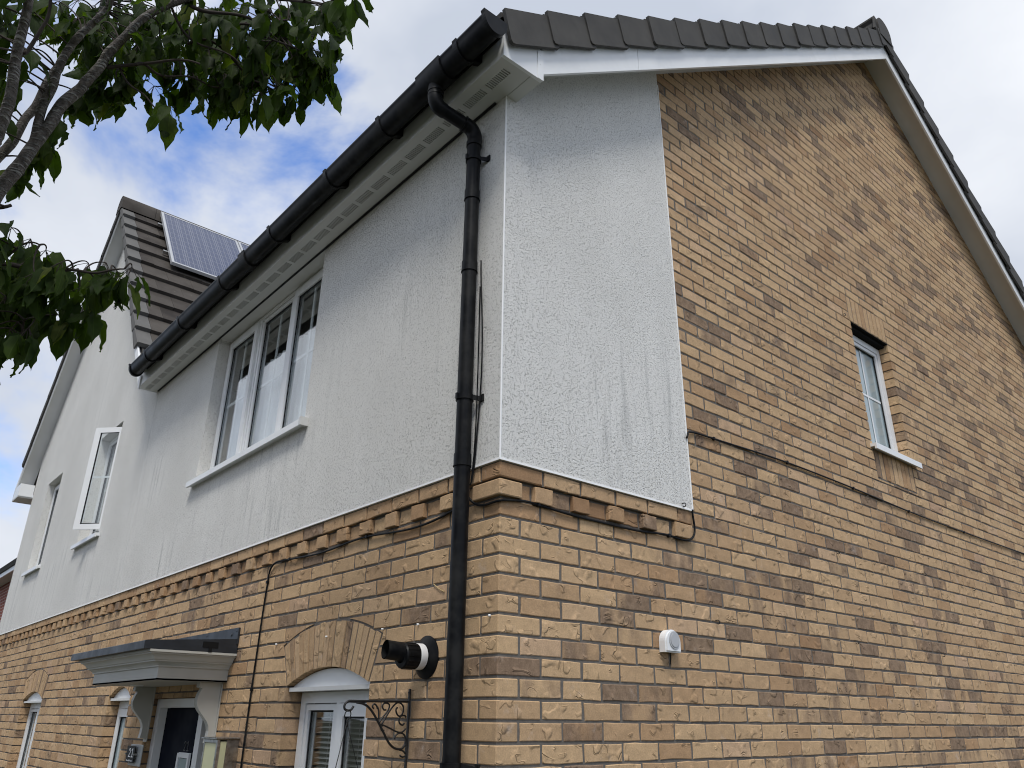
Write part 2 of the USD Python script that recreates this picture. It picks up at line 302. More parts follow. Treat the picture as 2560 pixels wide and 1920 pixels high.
# solar cells: dark blue silicon, printed bus bars and cell gaps (flat print under glass)
M('solar_cells', {'g': ('texture_coordinate', {}), 'a': ('attribute', {'attribute': 'tone'}), 's': ('separate_xyz', {}),
    'u': ('math', {'math_type': 'multiply', 'value2': 6.0}), 'uf': ('math', {'math_type': 'fraction'}), 'uc': ('math', {'math_type': 'subtract', 'value2': .5}), 'ua': ('math', {'math_type': 'absolute'}), 'ug': ('math', {'math_type': 'greater_than', 'value2': .480}),
    'v': ('math', {'math_type': 'multiply', 'value2': 10.0}), 'vf': ('math', {'math_type': 'fraction'}), 'vc': ('math', {'math_type': 'subtract', 'value2': .5}), 'va': ('math', {'math_type': 'absolute'}), 'vg': ('math', {'math_type': 'greater_than', 'value2': .484}),
    'w': ('math', {'math_type': 'multiply', 'value2': 18.0}), 'wf': ('math', {'math_type': 'fraction'}), 'wc': ('math', {'math_type': 'subtract', 'value2': .5}), 'wa': ('math', {'math_type': 'absolute'}), 'wg': ('math', {'math_type': 'less_than', 'value2': .045}),
    'm1': ('math', {'math_type': 'maximum'}), 'm2': ('math', {'math_type': 'maximum'}), 'k': ('math', {'math_type': 'multiply', 'value2': .42}),
    'gp': ('geometry', {}), 'n': ('noise_texture', {'scale': 40.0, 'detail': 2.0}), 'r': ('rgb_ramp', {'ramp': [(.3, (.030, .040, .085)), (.7, (.055, .065, .115))]}),
    'x': ('mix', {'mix_type': 'mix', 'color2': (.42, .42, .44)}), 'p': ('principled_bsdf', {'roughness': .16, 'specular_ior_level': .5})},
  [('a.vector', 's.vector'), ('s.x', 'u.value1'), ('u.value', 'uf.value1'), ('uf.value', 'uc.value1'), ('uc.value', 'ua.value1'), ('ua.value', 'ug.value1'),
   ('s.y', 'v.value1'), ('v.value', 'vf.value1'), ('vf.value', 'vc.value1'), ('vc.value', 'va.value1'), ('va.value', 'vg.value1'),
   ('s.x', 'w.value1'), ('w.value', 'wf.value1'), ('wf.value', 'wc.value1'), ('wc.value', 'wa.value1'), ('wa.value', 'wg.value1'),
   ('ug.value', 'm1.value1'), ('vg.value', 'm1.value2'), ('m1.value', 'm2.value1'), ('wg.value', 'm2.value2'), ('m2.value', 'k.value1'), ('k.value', 'x.fac'),
   ('gp.position', 'n.vector'), ('n.fac', 'r.fac'), ('r.color', 'x.color1'), ('x.color', 'p.base_color')])
M('red_brick_wall', {'g': ('geometry', {}), 'c': ('combine_xyz', {}), 's': ('separate_xyz', {}), 'br': ('brick_texture', {'color1': (.26, .075, .05), 'color2': (.17, .05, .038), 'mortar': (.40, .36, .33), 'scale': 1.0, 'brick_width': .225, 'row_height': .075, 'mortar_size': .006}),
    'b': ('bump', {'strength': .5, 'distance': .006, 'invert': True}), 'p': ('principled_bsdf', {'roughness': .9, 'specular_ior_level': .2})},
  [('g.position', 's.vector'), ('s.x', 'c.x'), ('s.z', 'c.y'), ('c.vector', 'br.vector'), ('br.color', 'p.base_color'), ('br.fac', 'b.height'), ('b.normal', 'p.normal')])
M('cherry_bark', {'g': ('geometry', {}), 'n': ('noise_texture', {'scale': 45.0, 'detail': 5.0, 'roughness': .65}), 'r': ('rgb_ramp', {'ramp': [(.32, (.062, .053, .047)), (.52, (.135, .118, .106)), (.72, (.27, .25, .23))]}),
    'wv': ('noise_texture', {'scale': 16.0, 'detail': 3.0}), 'mp': ('mapping', {'scale': (.6, .6, 7.0)}), 'n2': ('noise_texture', {'scale': 26.0, 'detail': 4.0}), 'lr': ('map_range', {'range_type': 'smoothstep', 'from_min': .52, 'from_max': .62, 'to_min': 0.0, 'to_max': .75, 'clamp': True}),
    'x': ('mix', {'mix_type': 'mix', 'color2': (.40, .385, .36)}), 'hm': ('math', {'math_type': 'add'}), 'b': ('bump', {'strength': 1.0, 'distance': .012}), 'p': ('principled_bsdf', {'roughness': .75, 'specular_ior_level': .3})},
  [('g.position', 'n.vector'), ('n.fac', 'r.fac'), ('g.position', 'mp.vector'), ('mp.vector', 'n2.vector'), ('n2.fac', 'lr.value'), ('lr.result', 'x.fac'), ('r.color', 'x.color1'), ('x.color', 'p.base_color'),
   ('n.fac', 'hm.value1'), ('lr.result', 'hm.value2'), ('hm.value', 'b.height'), ('b.normal', 'p.normal')])
M('cherry_leaf', {'a': ('attribute', {'attribute': 'tone'}), 's': ('separate_xyz', {}),
    'r': ('rgb_ramp', {'ramp': [(0.0, (.015, .030, .005)), (.5, (.028, .050, .009)), (.8, (.045, .072, .013)), (1.0, (.075, .095, .018))]}), 'g': ('geometry', {}),
    'vw': ('math', {'math_type': 'absolute'}), 'v1': ('math', {'math_type': 'multiply', 'value2': -1.1}), 'v2': ('math', {'math_type': 'add'}), 'v3': ('math', {'math_type': 'multiply', 'value2': 9.0}), 'v4': ('math', {'math_type': 'fraction'}),
    'v5': ('math', {'math_type': 'subtract', 'value2': .5}), 'v6': ('math', {'math_type': 'absolute'}), 'v7': ('map_range', {'range_type': 'smoothstep', 'from_min': 0.0, 'from_max': .13, 'to_min': 1.28, 'to_max': 1.0, 'clamp': True}),
    'mid': ('map_range', {'range_type': 'smoothstep', 'from_min': 0.0, 'from_max': .05, 'to_min': 1.5, 'to_max': 1.0, 'clamp': True}), 'mm': ('math', {'math_type': 'multiply'}),
    'n': ('noise_texture', {'scale': 30.0, 'detail': 3.0}), 'nr': ('map_range', {'from_min': .3, 'from_max': .7, 'to_min': .8, 'to_max': 1.2}), 'mm2': ('math', {'math_type': 'multiply'}), 'x': ('mix', {'mix_type': 'multiply', 'fac': 1.0}),
    'b': ('bump', {'strength': .5, 'distance': .003, 'invert': True}),
    'p': ('principled_bsdf', {'roughness': .55, 'specular_ior_level': .16}), 't': ('translucent_bsdf', {}), 'tc': ('mix', {'mix_type': 'multiply', 'fac': 1.0, 'color2': (1.9, 2.1, .45)}), 'm': ('mix_closure', {'fac': .45})},
  [('a.vector', 's.vector'), ('s.z', 'r.fac'), ('s.x', 'vw.value1'), ('vw.value', 'v1.value1'), ('v1.value', 'v2.value1'), ('s.y', 'v2.value2'), ('v2.value', 'v3.value1'), ('v3.value', 'v4.value1'), ('v4.value', 'v5.value1'), ('v5.value', 'v6.value1'),
   ('v6.value', 'v7.value'), ('vw.value', 'mid.value'), ('v7.result', 'mm.value1'), ('mid.result', 'mm.value2'), ('g.position', 'n.vector'), ('n.fac', 'nr.value'), ('nr.result', 'mm2.value1'), ('mm.value', 'mm2.value2'),
   ('r.color', 'x.color1'), ('mm2.value', 'x.color2'), ('x.color', 'p.base_color'), ('x.color', 'tc.color1'), ('tc.color', 't.color'), ('mm.value', 'b.height'), ('b.normal', 'p.normal'), ('p.BSDF', 'm.closure1'), ('t.BSDF', 'm.closure2')], surface='m.closure')

plain('twig_bark', (.040, .031, .025), .8, .3, var=.35, scale=60)

# ------------------------------------------------------------------ measures (metres; the house corner is x = 0, y = 0)
B = .025                      # the render stands this proud of the brick face
XP = -5.12                    # party line between the two houses
XL = -10.55                   # far corner of the gabled house
Y1 = 1.232                    # end of the render on the gable wall
ZS, YS, XB = 1.895, -.202, .2175          # soffit height, front of the eaves box, outer face of the verge
YR, M1, M2 = 4.95, .705, .78             # ridge, slopes of the two roof planes
YB = 9.7
barge = lambda y: 1.905 + M1 * y if y <= YR else 1.905 + M1 * YR - M2 * (y - YR)
AX, SLR, SLL = -8.15, 1.19, 1.25          # ridge of the gabled house and its two slopes
APZ = 5.485

# ------------------------------------------------------------------ ground, street (out of the picture, seen in the panes)
struct('ground', box(-600, 600, -600, 600, GZ - .3, GZ - .016), 'lawn')
struct('path', box(-3.9, -2.7, -6.2, -.02, GZ - .1, GZ), 'paving')
struct('pavement', box(-80, 80, -8.2, -6.2, GZ - .1, GZ - .004), 'paving')
struct('road', box(-80, 80, -13.6, -8.2, GZ - .2, GZ - .11), 'asphalt')

# ------------------------------------------------------------------ brickwork
def wob(n, s): return rng.normal(0, s, n).clip(-2 * s, 2 * s)
def rect_brick(s0, s1, t0, t1, f, proud=0.0, depth=.10, fine=True):
    j = wob(4, .0011)
    s0, s1, t0, t1 = s0 + j[0], s1 + j[1], t0 + j[2] * .6, t1 + j[3] * .6
    if fine:
        u = np.array([0, .34, .67]); k = []
        k += [(s0 + (s1 - s0) * a, t0) for a in u] + [(s1, t0), (s1, (t0 + t1) / 2)]
        k += [(s1 - (s1 - s0) * a, t1) for a in u] + [(s0, t1), (s0, (t0 + t1) / 2)]
    else: k = [(s0, t0), (s1, t0), (s1, t1), (s0, t1)]
    k = np.array(k); n = len(k)
    k[:, 0] += (k[:, 0] < (s0 + s1) / 2) * .0012 - (k[:, 0] > (s0 + s1) / 2) * .0012; o = k + rng.normal(0, .0012, k.shape); c = k.mean(0)
    i = c + (o - c) * (1 - np.array([.0058 / max(s1 - s0, .05), .0055 / max(t1 - t0, .04)]))
    d = -proud + wob(1, .0008)[0]; tl = wob(2, .0004)
    di = d + tl[0] * np.sign(i[:, 0] - c[0]) + tl[1] * np.sign(i[:, 1] - c[1])
    S = np.r_[i[:, 0], o[:, 0], o[:, 0], c[0]]; T = np.r_[i[:, 1], o[:, 1], o[:, 1], c[1]]
    D = np.r_[di, di + .0030, np.full(n, d + depth), d + wob(1, .0008)[0]]
    v = np.array(f(S, T, D)).T; q = np.arange(n); q2 = (q + 1) % n
    F = np.vstack([np.stack([np.full(n, 3 * n), q, q2], 1), np.stack([q, n + q, n + q2], 1), np.stack([q, n + q2, q2], 1),
                   np.stack([n + q, 2 * n + q, 2 * n + q2], 1), np.stack([n + q, 2 * n + q2, n + q2], 1)])
    nrm = np.cross(v[F[0, 1]] - v[F[0, 0]], v[F[0, 2]] - v[F[0, 0]]); out = -np.array(f(0., 0., 1.)) + np.array(f(0., 0., 0.))
    return v, (F if nrm @ out > 0 else F[:, ::-1])

def cut_brick(poly, f, proud=0.0, depth=.10):
    d = -proud + wob(1, .0008)[0]
    return prism(poly, f, d + depth, d)

class Wall:
    """Collects the bricks of one house; the 300 that show largest become single parts."""
    def __init__(self): self.items = []
    def add(self, geo, centre, dark=0.0, warm=0.0):
        v, fc = arr(geo)
        if not len(v): return
        r = rng.random()
        b = rng.uniform(.62, .95) if r < .04 + .12 * dark else rng.uniform(.42, .64) if r < .19 + .24 * dark else rng.uniform(0, .22)
        a = np.clip(rng.normal(.50 - warm, .16), 0, 1)
        self.items.append((v, fc, np.array(centre), (a, b, rng.random())))
    def build(self, parent, name='brick'):
        sc = []
        for v, fc, c, t in self.items:
            u, w, dp = project(v)
            if dp.min() < .2 or u.max() < 0 or u.min() > 2560 or w.max() < 0 or w.min() > 1920: sc.append(0); continue
            u, w = u.clip(0, 2560), w.clip(0, 1920)
            h = len(v) // 3 or 1
            sc.append((np.ptp(u)) * (np.ptp(w)))
        order = np.argsort(sc)[::-1]; big = set(order[:298].tolist())
        rest_v, rest_f, rest_t, n = [], [], [], 0
        for i, (v, fc, c, t) in enumerate(self.items):
            if i in big and sc[i] > 0: part(parent, name, (v, fc), 'buff_brick', tone=t)
            else:
                rest_v.append(v); rest_f.append(fc + n); rest_t.append(np.tile(t, (len(v), 1))); n += len(v)
        part(parent, 'bricks', (np.vstack(rest_v), np.vstack(rest_f)), 'buff_brick', tone=np.vstack(rest_t), kind='stuff')

MJ = .0053
def arch_shape(x0, x1, spring, rise, ring=.215, bottom=GZ):
    """The opening under a segmental arch, its ring of voussoirs, and the circle (centre x, centre z, radius)."""
    c = (x0 + x1) / 2; h = (x1 - x0) / 2; R = (h * h + rise * rise) / (2 * rise); cz = spring + rise - R; th = math.asin(h / R)
    a = np.linspace(th, -th, 33)
    inn = [(c + R * math.sin(q), cz + R * math.cos(q)) for q in a]; out = [(c + (R + ring) * math.sin(q), cz + (R + ring) * math.cos(q)) for q in a]
    return Polygon(inn + [(x0, bottom), (x1, bottom)]), Polygon(inn + out[::-1]), (c, cz, R, th)

W4 = arch_shape(-1.705, -.900, -.822, .080, bottom=-1.95)
W6 = arch_shape(-4.84, -4.30, -.838, .075, bottom=-1.95)
W5 = arch_shape(-8.05, -7.16, -.830, .082, bottom=-1.95)
DOOR = sbox(-3.83, -2.92, GZ, -.858)
CANOPY_HIDE = None
front_open = unary_union([W4[0], W4[1], W6[0], W6[1], W5[0], W5[1], DOOR])
front_cut = unary_union([W4[0], W6[0], W5[0], DOOR] + [A[1].buffer(.009, join_style=2) for A in (W4, W6, W5)])
GW = sbox(3.47, .845, 4.08, 1.875)                       # small gable window
GSOLD = [sbox(3.47, 1.875, 4.08, 2.10), sbox(3.47, .625, 4.08, .845)]
gable_open = unary_union([GW] + GSOLD)
gable_cut = unary_union([GW] + [g.buffer(.008, join_style=2) for g in GSOLD])
def gable_poly(lift):
    return Polygon([(0, GZ), (YB, GZ), (YB, barge(YB) + lift), (YR, barge(YR) + lift), (0, barge(0) + lift)])
GP = gable_poly(.13)

ours, theirs = Wall(), Wall()
course_z = lambda k: (-.075 * k + MJ, -.075 * (k - 1) - MJ)
NK = 34
for k in range(1, NK + 1):
    z0, z1 = course_z(k); fine = z0 > -1.75
    if k == 2:                                            # dentil course: headers proud, flush bricks between
        ours.add(box(-.158, B - .004, -(B - .004), .102, z0, z1, .004), (0, 0, z0), warm=.18)
        xs = -.1125 - .225
        while xs > XL + .1:
            w = ours if xs > XP else theirs
            w.add(rect_brick(xs - .0512 + wob(1, .003)[0], xs + .0512, z0, z1, front, B - .004 + wob(1, .002)[0]), (xs, 0, z0), warm=.18)
            w.add(rect_brick(xs + .058, xs + .167, z0, z1, front, 0), (xs, 0, z0), warm=.25)
            xs -= .225
        for i in range(5):
            yc = .2225 + .225 * i
            if i < 4: ours.add(rect_brick(yc - .0512, yc + .0512, z0, z1, gable, B - .004 + wob(1, .002)[0]), (0, yc, z0), warm=.18)
            ours.add(rect_brick(yc - .167 if i else .111, yc - .058, z0, z1, gable, 0), (0, yc, z0), warm=.25)
        ours.add(rect_brick(1.092, Y1 - .004, z0, z1, gable, B - .004), (0, 1.15, z0), warm=.18)
        gstart = Y1 + .006
    elif k == 1:
        ours.add(box(-.1025, B - .006, -(B - .006), .2155, z0, z1 - .004, .004), (0, 0, z0), warm=.15)
        xs = -.1125
        while xs > XL:
            e = max(xs - .215, XL); (ours if xs > XP else theirs).add(rect_brick(e, xs, z0, z1 - .004, front, B - .006), (xs, 0, z0), warm=.15); xs -= .225
        for i in range(5): ours.add(rect_brick(.225 + .225 * i, min(.44 + .225 * i, Y1 - .004), z0, z1 - .004, gable, B - .006), (0, .3 + .225 * i, z0), warm=.15)
        gstart = Y1 + .006
    else:
        even = k % 2 == 0
        a, b = (-.2150, .1025) if even else (-.1025, .2150)
        ours.add(box(a, 0, 0, b, z0, z1, .0035), (0, 0, z0))
        xs = -.225 if even else -.1125
        while xs > XL:
            e = max(xs - .215, XL); w = ours if xs > XP else theirs
            p = sbox(e, z0, xs, z1)
            if p.intersects(front_open):
                p = p.difference(front_cut)
                for g in getattr(p, 'geoms', [p]):
                    if g.area > 4e-4: w.add(cut_brick(g, front), (xs, 0, z0))
            else: w.add(rect_brick(e, xs, z0, z1, front, fine=fine), (xs, 0, z0))
            xs -= .225
        gstart = .1125 if even else .225
    # gable wall, same course
    s = (.1125 if k % 2 == 0 else .225) if k > 2 else None
    if s is None:
        s = .1125 if k % 2 == 0 else .225
        while s + .215 < gstart: s += .225
    while s < YB:
        s0 = max(s, gstart)
        if s + .215 - s0 > .03: ours.add(rect_brick(s0, min(s + .215, YB), z0, z1, gable, fine=fine), (0, s, z0), dark=1.0 * (meshkit.noise(np.array([s * 1.7 + z0 * 1.2, z0 * 2.6, 3.])) > .52))
        s += .225
for k in range(0, -75, -1):                               # gable wall above the render's lower edge
    z0, z1 = course_z(k); s = .1125 if k % 2 == 0 else .225
    while s < YB:
        s0, e = max(s, Y1 + .006), s + .215
        if e - s0 > .02:
            p = sbox(s0, z0, e, z1); ok = GP.contains(p); dk = 1.0 * (meshkit.noise(np.array([s * 1.7 + z0 * 1.2, z0 * 2.6, 3.])) > .52)
            if ok and not p.intersects(gable_open): ours.add(rect_brick(s0, e, z0, z1, gable, fine=s < 7), (0, s, z0), dark=dk)
            elif p.intersects(GP):
                p = p.intersection(GP).difference(gable_cut)
                for g in getattr(p, 'geoms', [p]):
                    if g.geom_type == 'Polygon' and g.area > 4e-4: ours.add(cut_brick(g, gable), (0, s, z0), dark=dk)
        s += .225

def voussoirs(w, A, n):
    c, cz, R, th = A[2]
    e = np.linspace(-th, th, n + 1)
    for i in range(n):
        g = .0045 / R; q0, q1 = e[i] + g, e[i + 1] - g; g2 = .0045 / (R + .215); r0, r1 = e[i] + g2, e[i + 1] - g2; w1 = wob(1, .002)[0]
        p = Polygon([(c + R * math.sin(q0), cz + R * math.cos(q0)), (c + R * math.sin(q1), cz + R * math.cos(q1)),
                     (c + (R + .212 + w1) * math.sin(r1), cz + (R + .212 + w1) * math.cos(r1)), (c + (R + .212 + w1) * math.sin(r0), cz + (R + .212 + w1) * math.cos(r0))])
        w.add(cut_brick(p, front, wob(1, .0009)[0]), (c, 0, cz + R), warm=-.05)
voussoirs(ours, W4, 18); voussoirs(ours, W6, 12); voussoirs(theirs, W5, 19)
for P in GSOLD:
    x0, z0, x1, z1 = P.bounds
    for i in range(9):
        a = x0 + (x1 - x0) * i / 9
        ours.add(rect_brick(a + .0045, a + (x1 - x0) / 9 - .0045, z0 + .005, z1 - .005, gable, wob(1, .0009)[0]), (0, a, z0), warm=.1)

# ------------------------------------------------------------------ the two houses
house = thing('brick_house', 'end house of buff brick with a pale rendered corner, black gutter and number 21 door', 'house', (0, 0, GZ))
bay = thing('gabled_house', 'adjoining house with steep white rendered front gable and an open casement window', 'house', (XL, 0, GZ))

def back_wall(f, poly, holes, d): return prism(poly.difference(holes), f, .0042, d)
mort = []
holes = unary_union([W4[0], W6[0], DOOR]).buffer(.009)
mort += back_wall(front, sbox(XP, GZ, -.004, -.004).difference(sbox(-.001, GZ, 0, 0)), holes, .115)
gm = GP.difference(sbox(0, 0, Y1 - .02, 9)).difference(GW.buffer(.009))
mort += prism(gm.difference(sbox(-1, GZ - 1, .115, 9)), gable, .0042, .115)
mort += prism(sbox(.004, GZ, .115, -.004), gable, .0042, .020)
mort += [box(XP, B - .012, -(B - .012), .05, -.012, -.0045), box(-.05, B - .012, .05, Y1 - .02, -.012, -.0045)]
# mortar of the proud top course, set back from the brick faces
mort += [box(XP, B - .013, -(B - .013), .02, -.0705, -.012), box(-.02, B - .013, .02, Y1 - .012, -.0705, -.012), box(XP, -.0075, .0075, .02, -.155, -.0705), box(-.02, -.0075, .02, Y1, -.155, -.0705)]
wall_part = part(house, 'brick_wall', mort, 'mortar')
ours.build(wall_part)
mort2 = prism(sbox(XL, GZ, XP - .001, -.004).difference(W5[0].buffer(.009)), front, .0042, .115)
mort2 += [box(XL, XP - .001, -(B - .013), .02, -.0705, -.0045), box(XL + .01, XP - .001, .0075, .02, -.155, -.0705)]
wall2 = part(bay, 'brick_wall', mort2, 'mortar'); theirs.build(wall2)

# render
WIN1 = sbox(-3.62, .672, -1.83, ZS + .1)
WIN2 = sbox(-9.56, .710, -8.79, 1.905)
WIN3 = sbox(-7.08, .700, -6.235, 1.905)
rfront = lambda s, t, d: (s, d - B, t)
rgable = lambda s, t, d: (B - d, s, t)
rend = prism(sbox(XP, 0, B - .0045, ZS + .02).difference(WIN1), rfront, 0.0, .16)
rend += prism(Polygon([(-B + .0045, 0), (Y1, 0), (Y1, barge(Y1) + .125), (-B + .0045, barge(0) + .125)]).difference(sbox(-1, -1, .135, 9)), rgable, 0, .16)
rend += prism(Polygon([(-B + .0045, 0), (.135, 0), (.135, barge(.135) + .12), (-B + .0045, barge(0) + .12)]), rgable, 0, .02)
rpart = part(house, 'rendered_wall', rend, 'roughcast_render')
part(house, 'corner_bead', [tube([(B - .002, -B + .002, 0.004), (B - .002, -B + .002, ZS)], .0042, 8)], 'white_bead', True)
part(house, 'stop_bead', [box(XP, B + .002, -B - .003, -B + .012, -.0055, .0035), box(B - .012, B + .003, -B + .013, Y1 + .002, -.0055, .0035)], 'white_bead')
part(house, 'stop_bead', [box(B - .01, B + .003, Y1 - .001, Y1 + .0045, .0045, barge(Y1))], 'white_bead')
gab = Polygon([(XL, 0), (XP - .001, 0), (XP - .001, 2.02), (AX, APZ + .02), (XL, APZ + .02 - SLL * (AX - XL))])
rend2 = prism(gab.difference(unary_union([WIN2, WIN3])), rfront, 0.0, .16)
part(bay, 'rendered_wall', rend2, 'roughcast_render')
part(bay, 'stop_bead', [box(XL, XP - .002, -B - .003, -B + .012, -.0055, .0035)], 'white_bead')
part(bay, 'movement_bead', [tube([(XP - .002, -B + .0015, .004), (XP - .004, -B + .0015, 1.9)], .0035, 6)], 'grey_white_board', True)
part(bay, 'side_wall', [box(XL, XL + .14, .14, 9.5, GZ, 1.95)], 'roughcast_render')
part(house, 'inner_wall', [box(XP, -.14, YB - .14, YB - .02, GZ, 1.6), box(XP - .06, XP + .06, .14, YB - .14, GZ, 2.0), box(XP + .06, -.14, .16, YB - .14, -.12, .12), box(XP + .06, -.14, .16, 3.6, 2.08, 2.12),
     box(XP + .06, -.16, 3.6, 3.7, GZ, 2.08)], 'room_wall')
part(bay, 'inner_wall', [box(XL + .14, XP - .06, .16, 9.3, -.12, .12), box(XL + .14, XP - .06, .16, 3.5, 2.1, 2.15), box(XL + .14, XP - .06, 3.5, 3.6, GZ, 2.1), box(XL + .14, XP - .06, 9.3, 9.5, GZ, 1.95)], 'room_wall')

# ------------------------------------------------------------------ windows
def frame_ring(x0, x1, z0, z1, w, d0, d1, f, name_c=.004):
    """Four mitred bars of a frame; d is the depth into the wall."""
    o = sbox(x0, z0, x1, z1); i = sbox(x0 + w, z0 + w, x1 - w, z1 - w); i2 = sbox(x0 + w * .78, z0 + w * .78, x1 - w * .78, z1 - w * .78)
    return prism(o.difference(i2), f, d1, d0 + .012) + prism(sbox(x0 + .004, z0 + .004, x1 - .004, z1 - .004).difference(i), f, d0 + .012, d0)

def light(win, x0, x1, z0, z1, f, d, sash=False, bars=True, vbar=True, hbar=.5, glass='window_glass', gparent=None):
    """One light of a casement window: sash frame or bead, pane, bars inside the glass."""
    dd = d - (.016 if sash else -.004)
    w = .058 if sash else .030
    s = part(win, 'sash' if sash else 'bead', frame_ring(x0, x1, z0, z1, w, dd, dd + .05, f), 'white_plastic')
    a0, a1, b0, b1 = x0 + w, x1 - w, z0 + w, z1 - w
    part(win, 'gasket', prism(sbox(a0 - .004, b0 - .004, a1 + .004, b1 + .004).difference(sbox(a0 + .009, b0 + .009, a1 - .009, b1 - .009)), f, dd + .020, dd + .017), 'window_rubber')
    part(win, 'pane', prism(sbox(a0 + .002, b0 + .002, a1 - .002, b1 - .002), f, dd + .026, dd + .0235), glass)
    if bars:
        m, h = (a0 + a1) / 2, b0 + (b1 - b0) * hbar
        if vbar: part(win, 'glazing_bar', prism(sbox(m - .0105, b0, m + .0105, b1), f, dd + .036, dd + .027), 'white_plastic')
        part(win, 'glazing_bar', prism(sbox(a0, h - .0105, m - .011, h + .0105), f, dd + .036, dd + .027) + prism(sbox(m + .011, h - .0105, a1, h + .0105), f, dd + .036, dd + .027), 'white_plastic')
    return s

def sill(win, x0, x1, z, f, d_in, over=.045, out=-.055, th=.034):
    p = prism(sbox(x0 - over, z - th, x1 + over, z - .006), f, d_in, out) + prism(sbox(x0 - over, z - th - .012, x1 + over, z - th), f, out + .016, out)
    part(win, 'sill', p, 'white_plastic')

def window(parent, name_label=None):
    return group(parent, 'window').data(label=name_label)

def mkwin(parent, x0, x1, z0, z1, f, d, lights, label=None, wf=.034):
    w = group(parent, 'window').data(label=label)
    fr = frame_ring(x0, x1, z0, z1, wf, d, d + .06, f)
    xs = np.linspace(x0 + wf, x1 - wf, len(lights) + 1)
    for m in xs[1:-1]: fr += prism(sbox(m - .017, z0 + wf, m + .017, z1 - wf), f, d + .06, d)
    part(w, 'frame', fr, 'white_plastic')
    for i, kind in enumerate(lights):
        a, b = xs[i] + (.017 if i else 0), xs[i + 1] - (.017 if i < len(lights) - 1 else 0)
        if kind is None: continue
        light(w, a + .003, b - .003, z0 + wf + .003, z1 - wf - .003, f, d, sash=kind.get('sash', False), bars=kind.get('bars', True), hbar=kind.get('hbar', .5), glass=kind.get('glass', 'window_glass'))
    return w
fr0 = lambda s, t, d: (s, d, t)
w1 = mkwin(house, -3.618, -1.832, .672, ZS - .004, fr0, .070, [dict(sash=True), dict(), dict(sash=True)], 'three light casement window under the black gutter')
sill(w1, -3.62, -1.83, .674, fr0, .07, out=-.075)
part(w1, 'sill_end', [box(-1.797, -1.772, -.078, .03, .625, .678)], 'grey_white_board')
w2 = mkwin(bay, -9.558, -8.792, .710, 1.903, fr0, .070, [dict(sash=True)], 'narrow closed casement window nearest the far eave'); sill(w2, -9.56, -8.79, .712, fr0, .07, out=-.070)
w3 = mkwin(bay, -7.078, -6.237, .700, 1.903, fr0, .070, [dict(), None], 'casement window with its right sash swung open'); sill(w3, -7.08, -6.235, .702, fr0, .07, out=-.070)
# the open sash, hinged on its right edge
HX, HD, ANG, SW = -6.285, .022, math.radians(41), .345
def swing(s, t, d):       # s runs from the hinge (0) to the free edge (-SW)
    c, sn = math.cos(ANG), math.sin(ANG)
    return (HX + s * c + d * sn, HD + s * sn + d * c, t)
light(w3, -SW, 0.0, .758, 1.860, swing, .012, sash=True, vbar=False)
for zz in (.755, 1.85):   # friction stays
    part(w3, 'window_stay', [tube([(HX - .03, .06, zz), (HX - .20, -.02, zz)], .006, 6)], 'steel')
gw = mkwin(house, 3.472, 4.078, .847, 1.846, gable, .075, [dict(sash=False, glass='frosted_glass', bars=False)], 'small frosted window in the brick gable', wf=.052)
m = 3.775
part(gw, 'glazing_bar', prism(sbox(m - .009, .93, m + .009, 1.764), gable, .0995, .0985) + prism(sbox(3.56, 1.35, m - .0095, 1.368), gable, .0995, .0985) + prism(sbox(m + .0095, 1.35, 3.99, 1.368), gable, .0995, .0985), 'white_plastic')
part(gw, 'sill', prism(sbox(3.43, .845, 4.16, .868), gable, .075, -.045) + prism(sbox(3.43, .825, 4.16, .845), gable, -.031, -.045), 'white_plastic')
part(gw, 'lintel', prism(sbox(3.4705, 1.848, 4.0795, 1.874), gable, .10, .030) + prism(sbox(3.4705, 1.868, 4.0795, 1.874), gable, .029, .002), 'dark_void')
part(gw, 'wall_lining', prism(sbox(3.3, .7, 4.25, 2.0).difference(sbox(3.468, .843, 4.082, 1.876)), gable, .17, .116), 'grey_white_board')
# ground floor: arch heads, frames, blinds
def arch_head(parent, A, d_board=.035):
    c, cz, R, th = A[2]; a = np.linspace(th * .985, -th * .985, 25); r = R - .006
    pts = [(c + r * math.sin(q), cz + r * math.cos(q)) for q in a]; zb = min(p[1] for p in pts) - .004
    part(parent, 'arch_board', prism(Polygon(pts + [(pts[-1][0], zb), (pts[0][0], zb)]), front, .075, d_board), 'white_plastic')
    part(parent, 'drip_board', prism(sbox(pts[-1][0], zb - .020, pts[0][0], zb - .001), front, .085, .012), 'grey_white_board')
    return zb - .02
def ground_window(parent, A, x0, x1, lights, label, blind=True, glass='window_glass'):
    zt = arch_z = A[2][1] + A[2][2] * math.cos(A[2][3]) - .026
    w = mkwin(parent, x0 + .008, x1 - .006, -1.95, zt, fr0, .085, lights, label, wf=.055)
    arch_head(w, A)
    if blind:
        sl = []
        z = zt - .10
        while z > -1.93:
            sl.append(hull([(x, y_, z + dz_ + e_) for x in (x0 + .07, x1 - .07) for y_, dz_ in ((.160, 0), (.182, .007)) for e_ in (0, .002)])); z -= .0235
        sl += [tube([(x, .171, zt - .05), (x, .171, -1.93)], .0012, 4) for x in np.linspace(x0 + .18, x1 - .18, 4)]
        part(w, 'blind', sl, 'blind_slat', kind='stuff')
    return w
g4 = ground_window(house, W4, -1.705, -.900, [dict(bars=False), dict(sash=True, bars=False)], 'arched ground floor window with open venetian blind')
g6 = ground_window(house, W6, -4.84, -4.30, [dict(sash=True, hbar=.42, glass='frosted_glass')], 'narrow arched window beside the front door', blind=False)
g5 = ground_window(bay, W5, -8.05, -7.16, [dict(hbar=.42), dict(sash=True, hbar=.42)], 'arched ground floor window of the adjoining house')
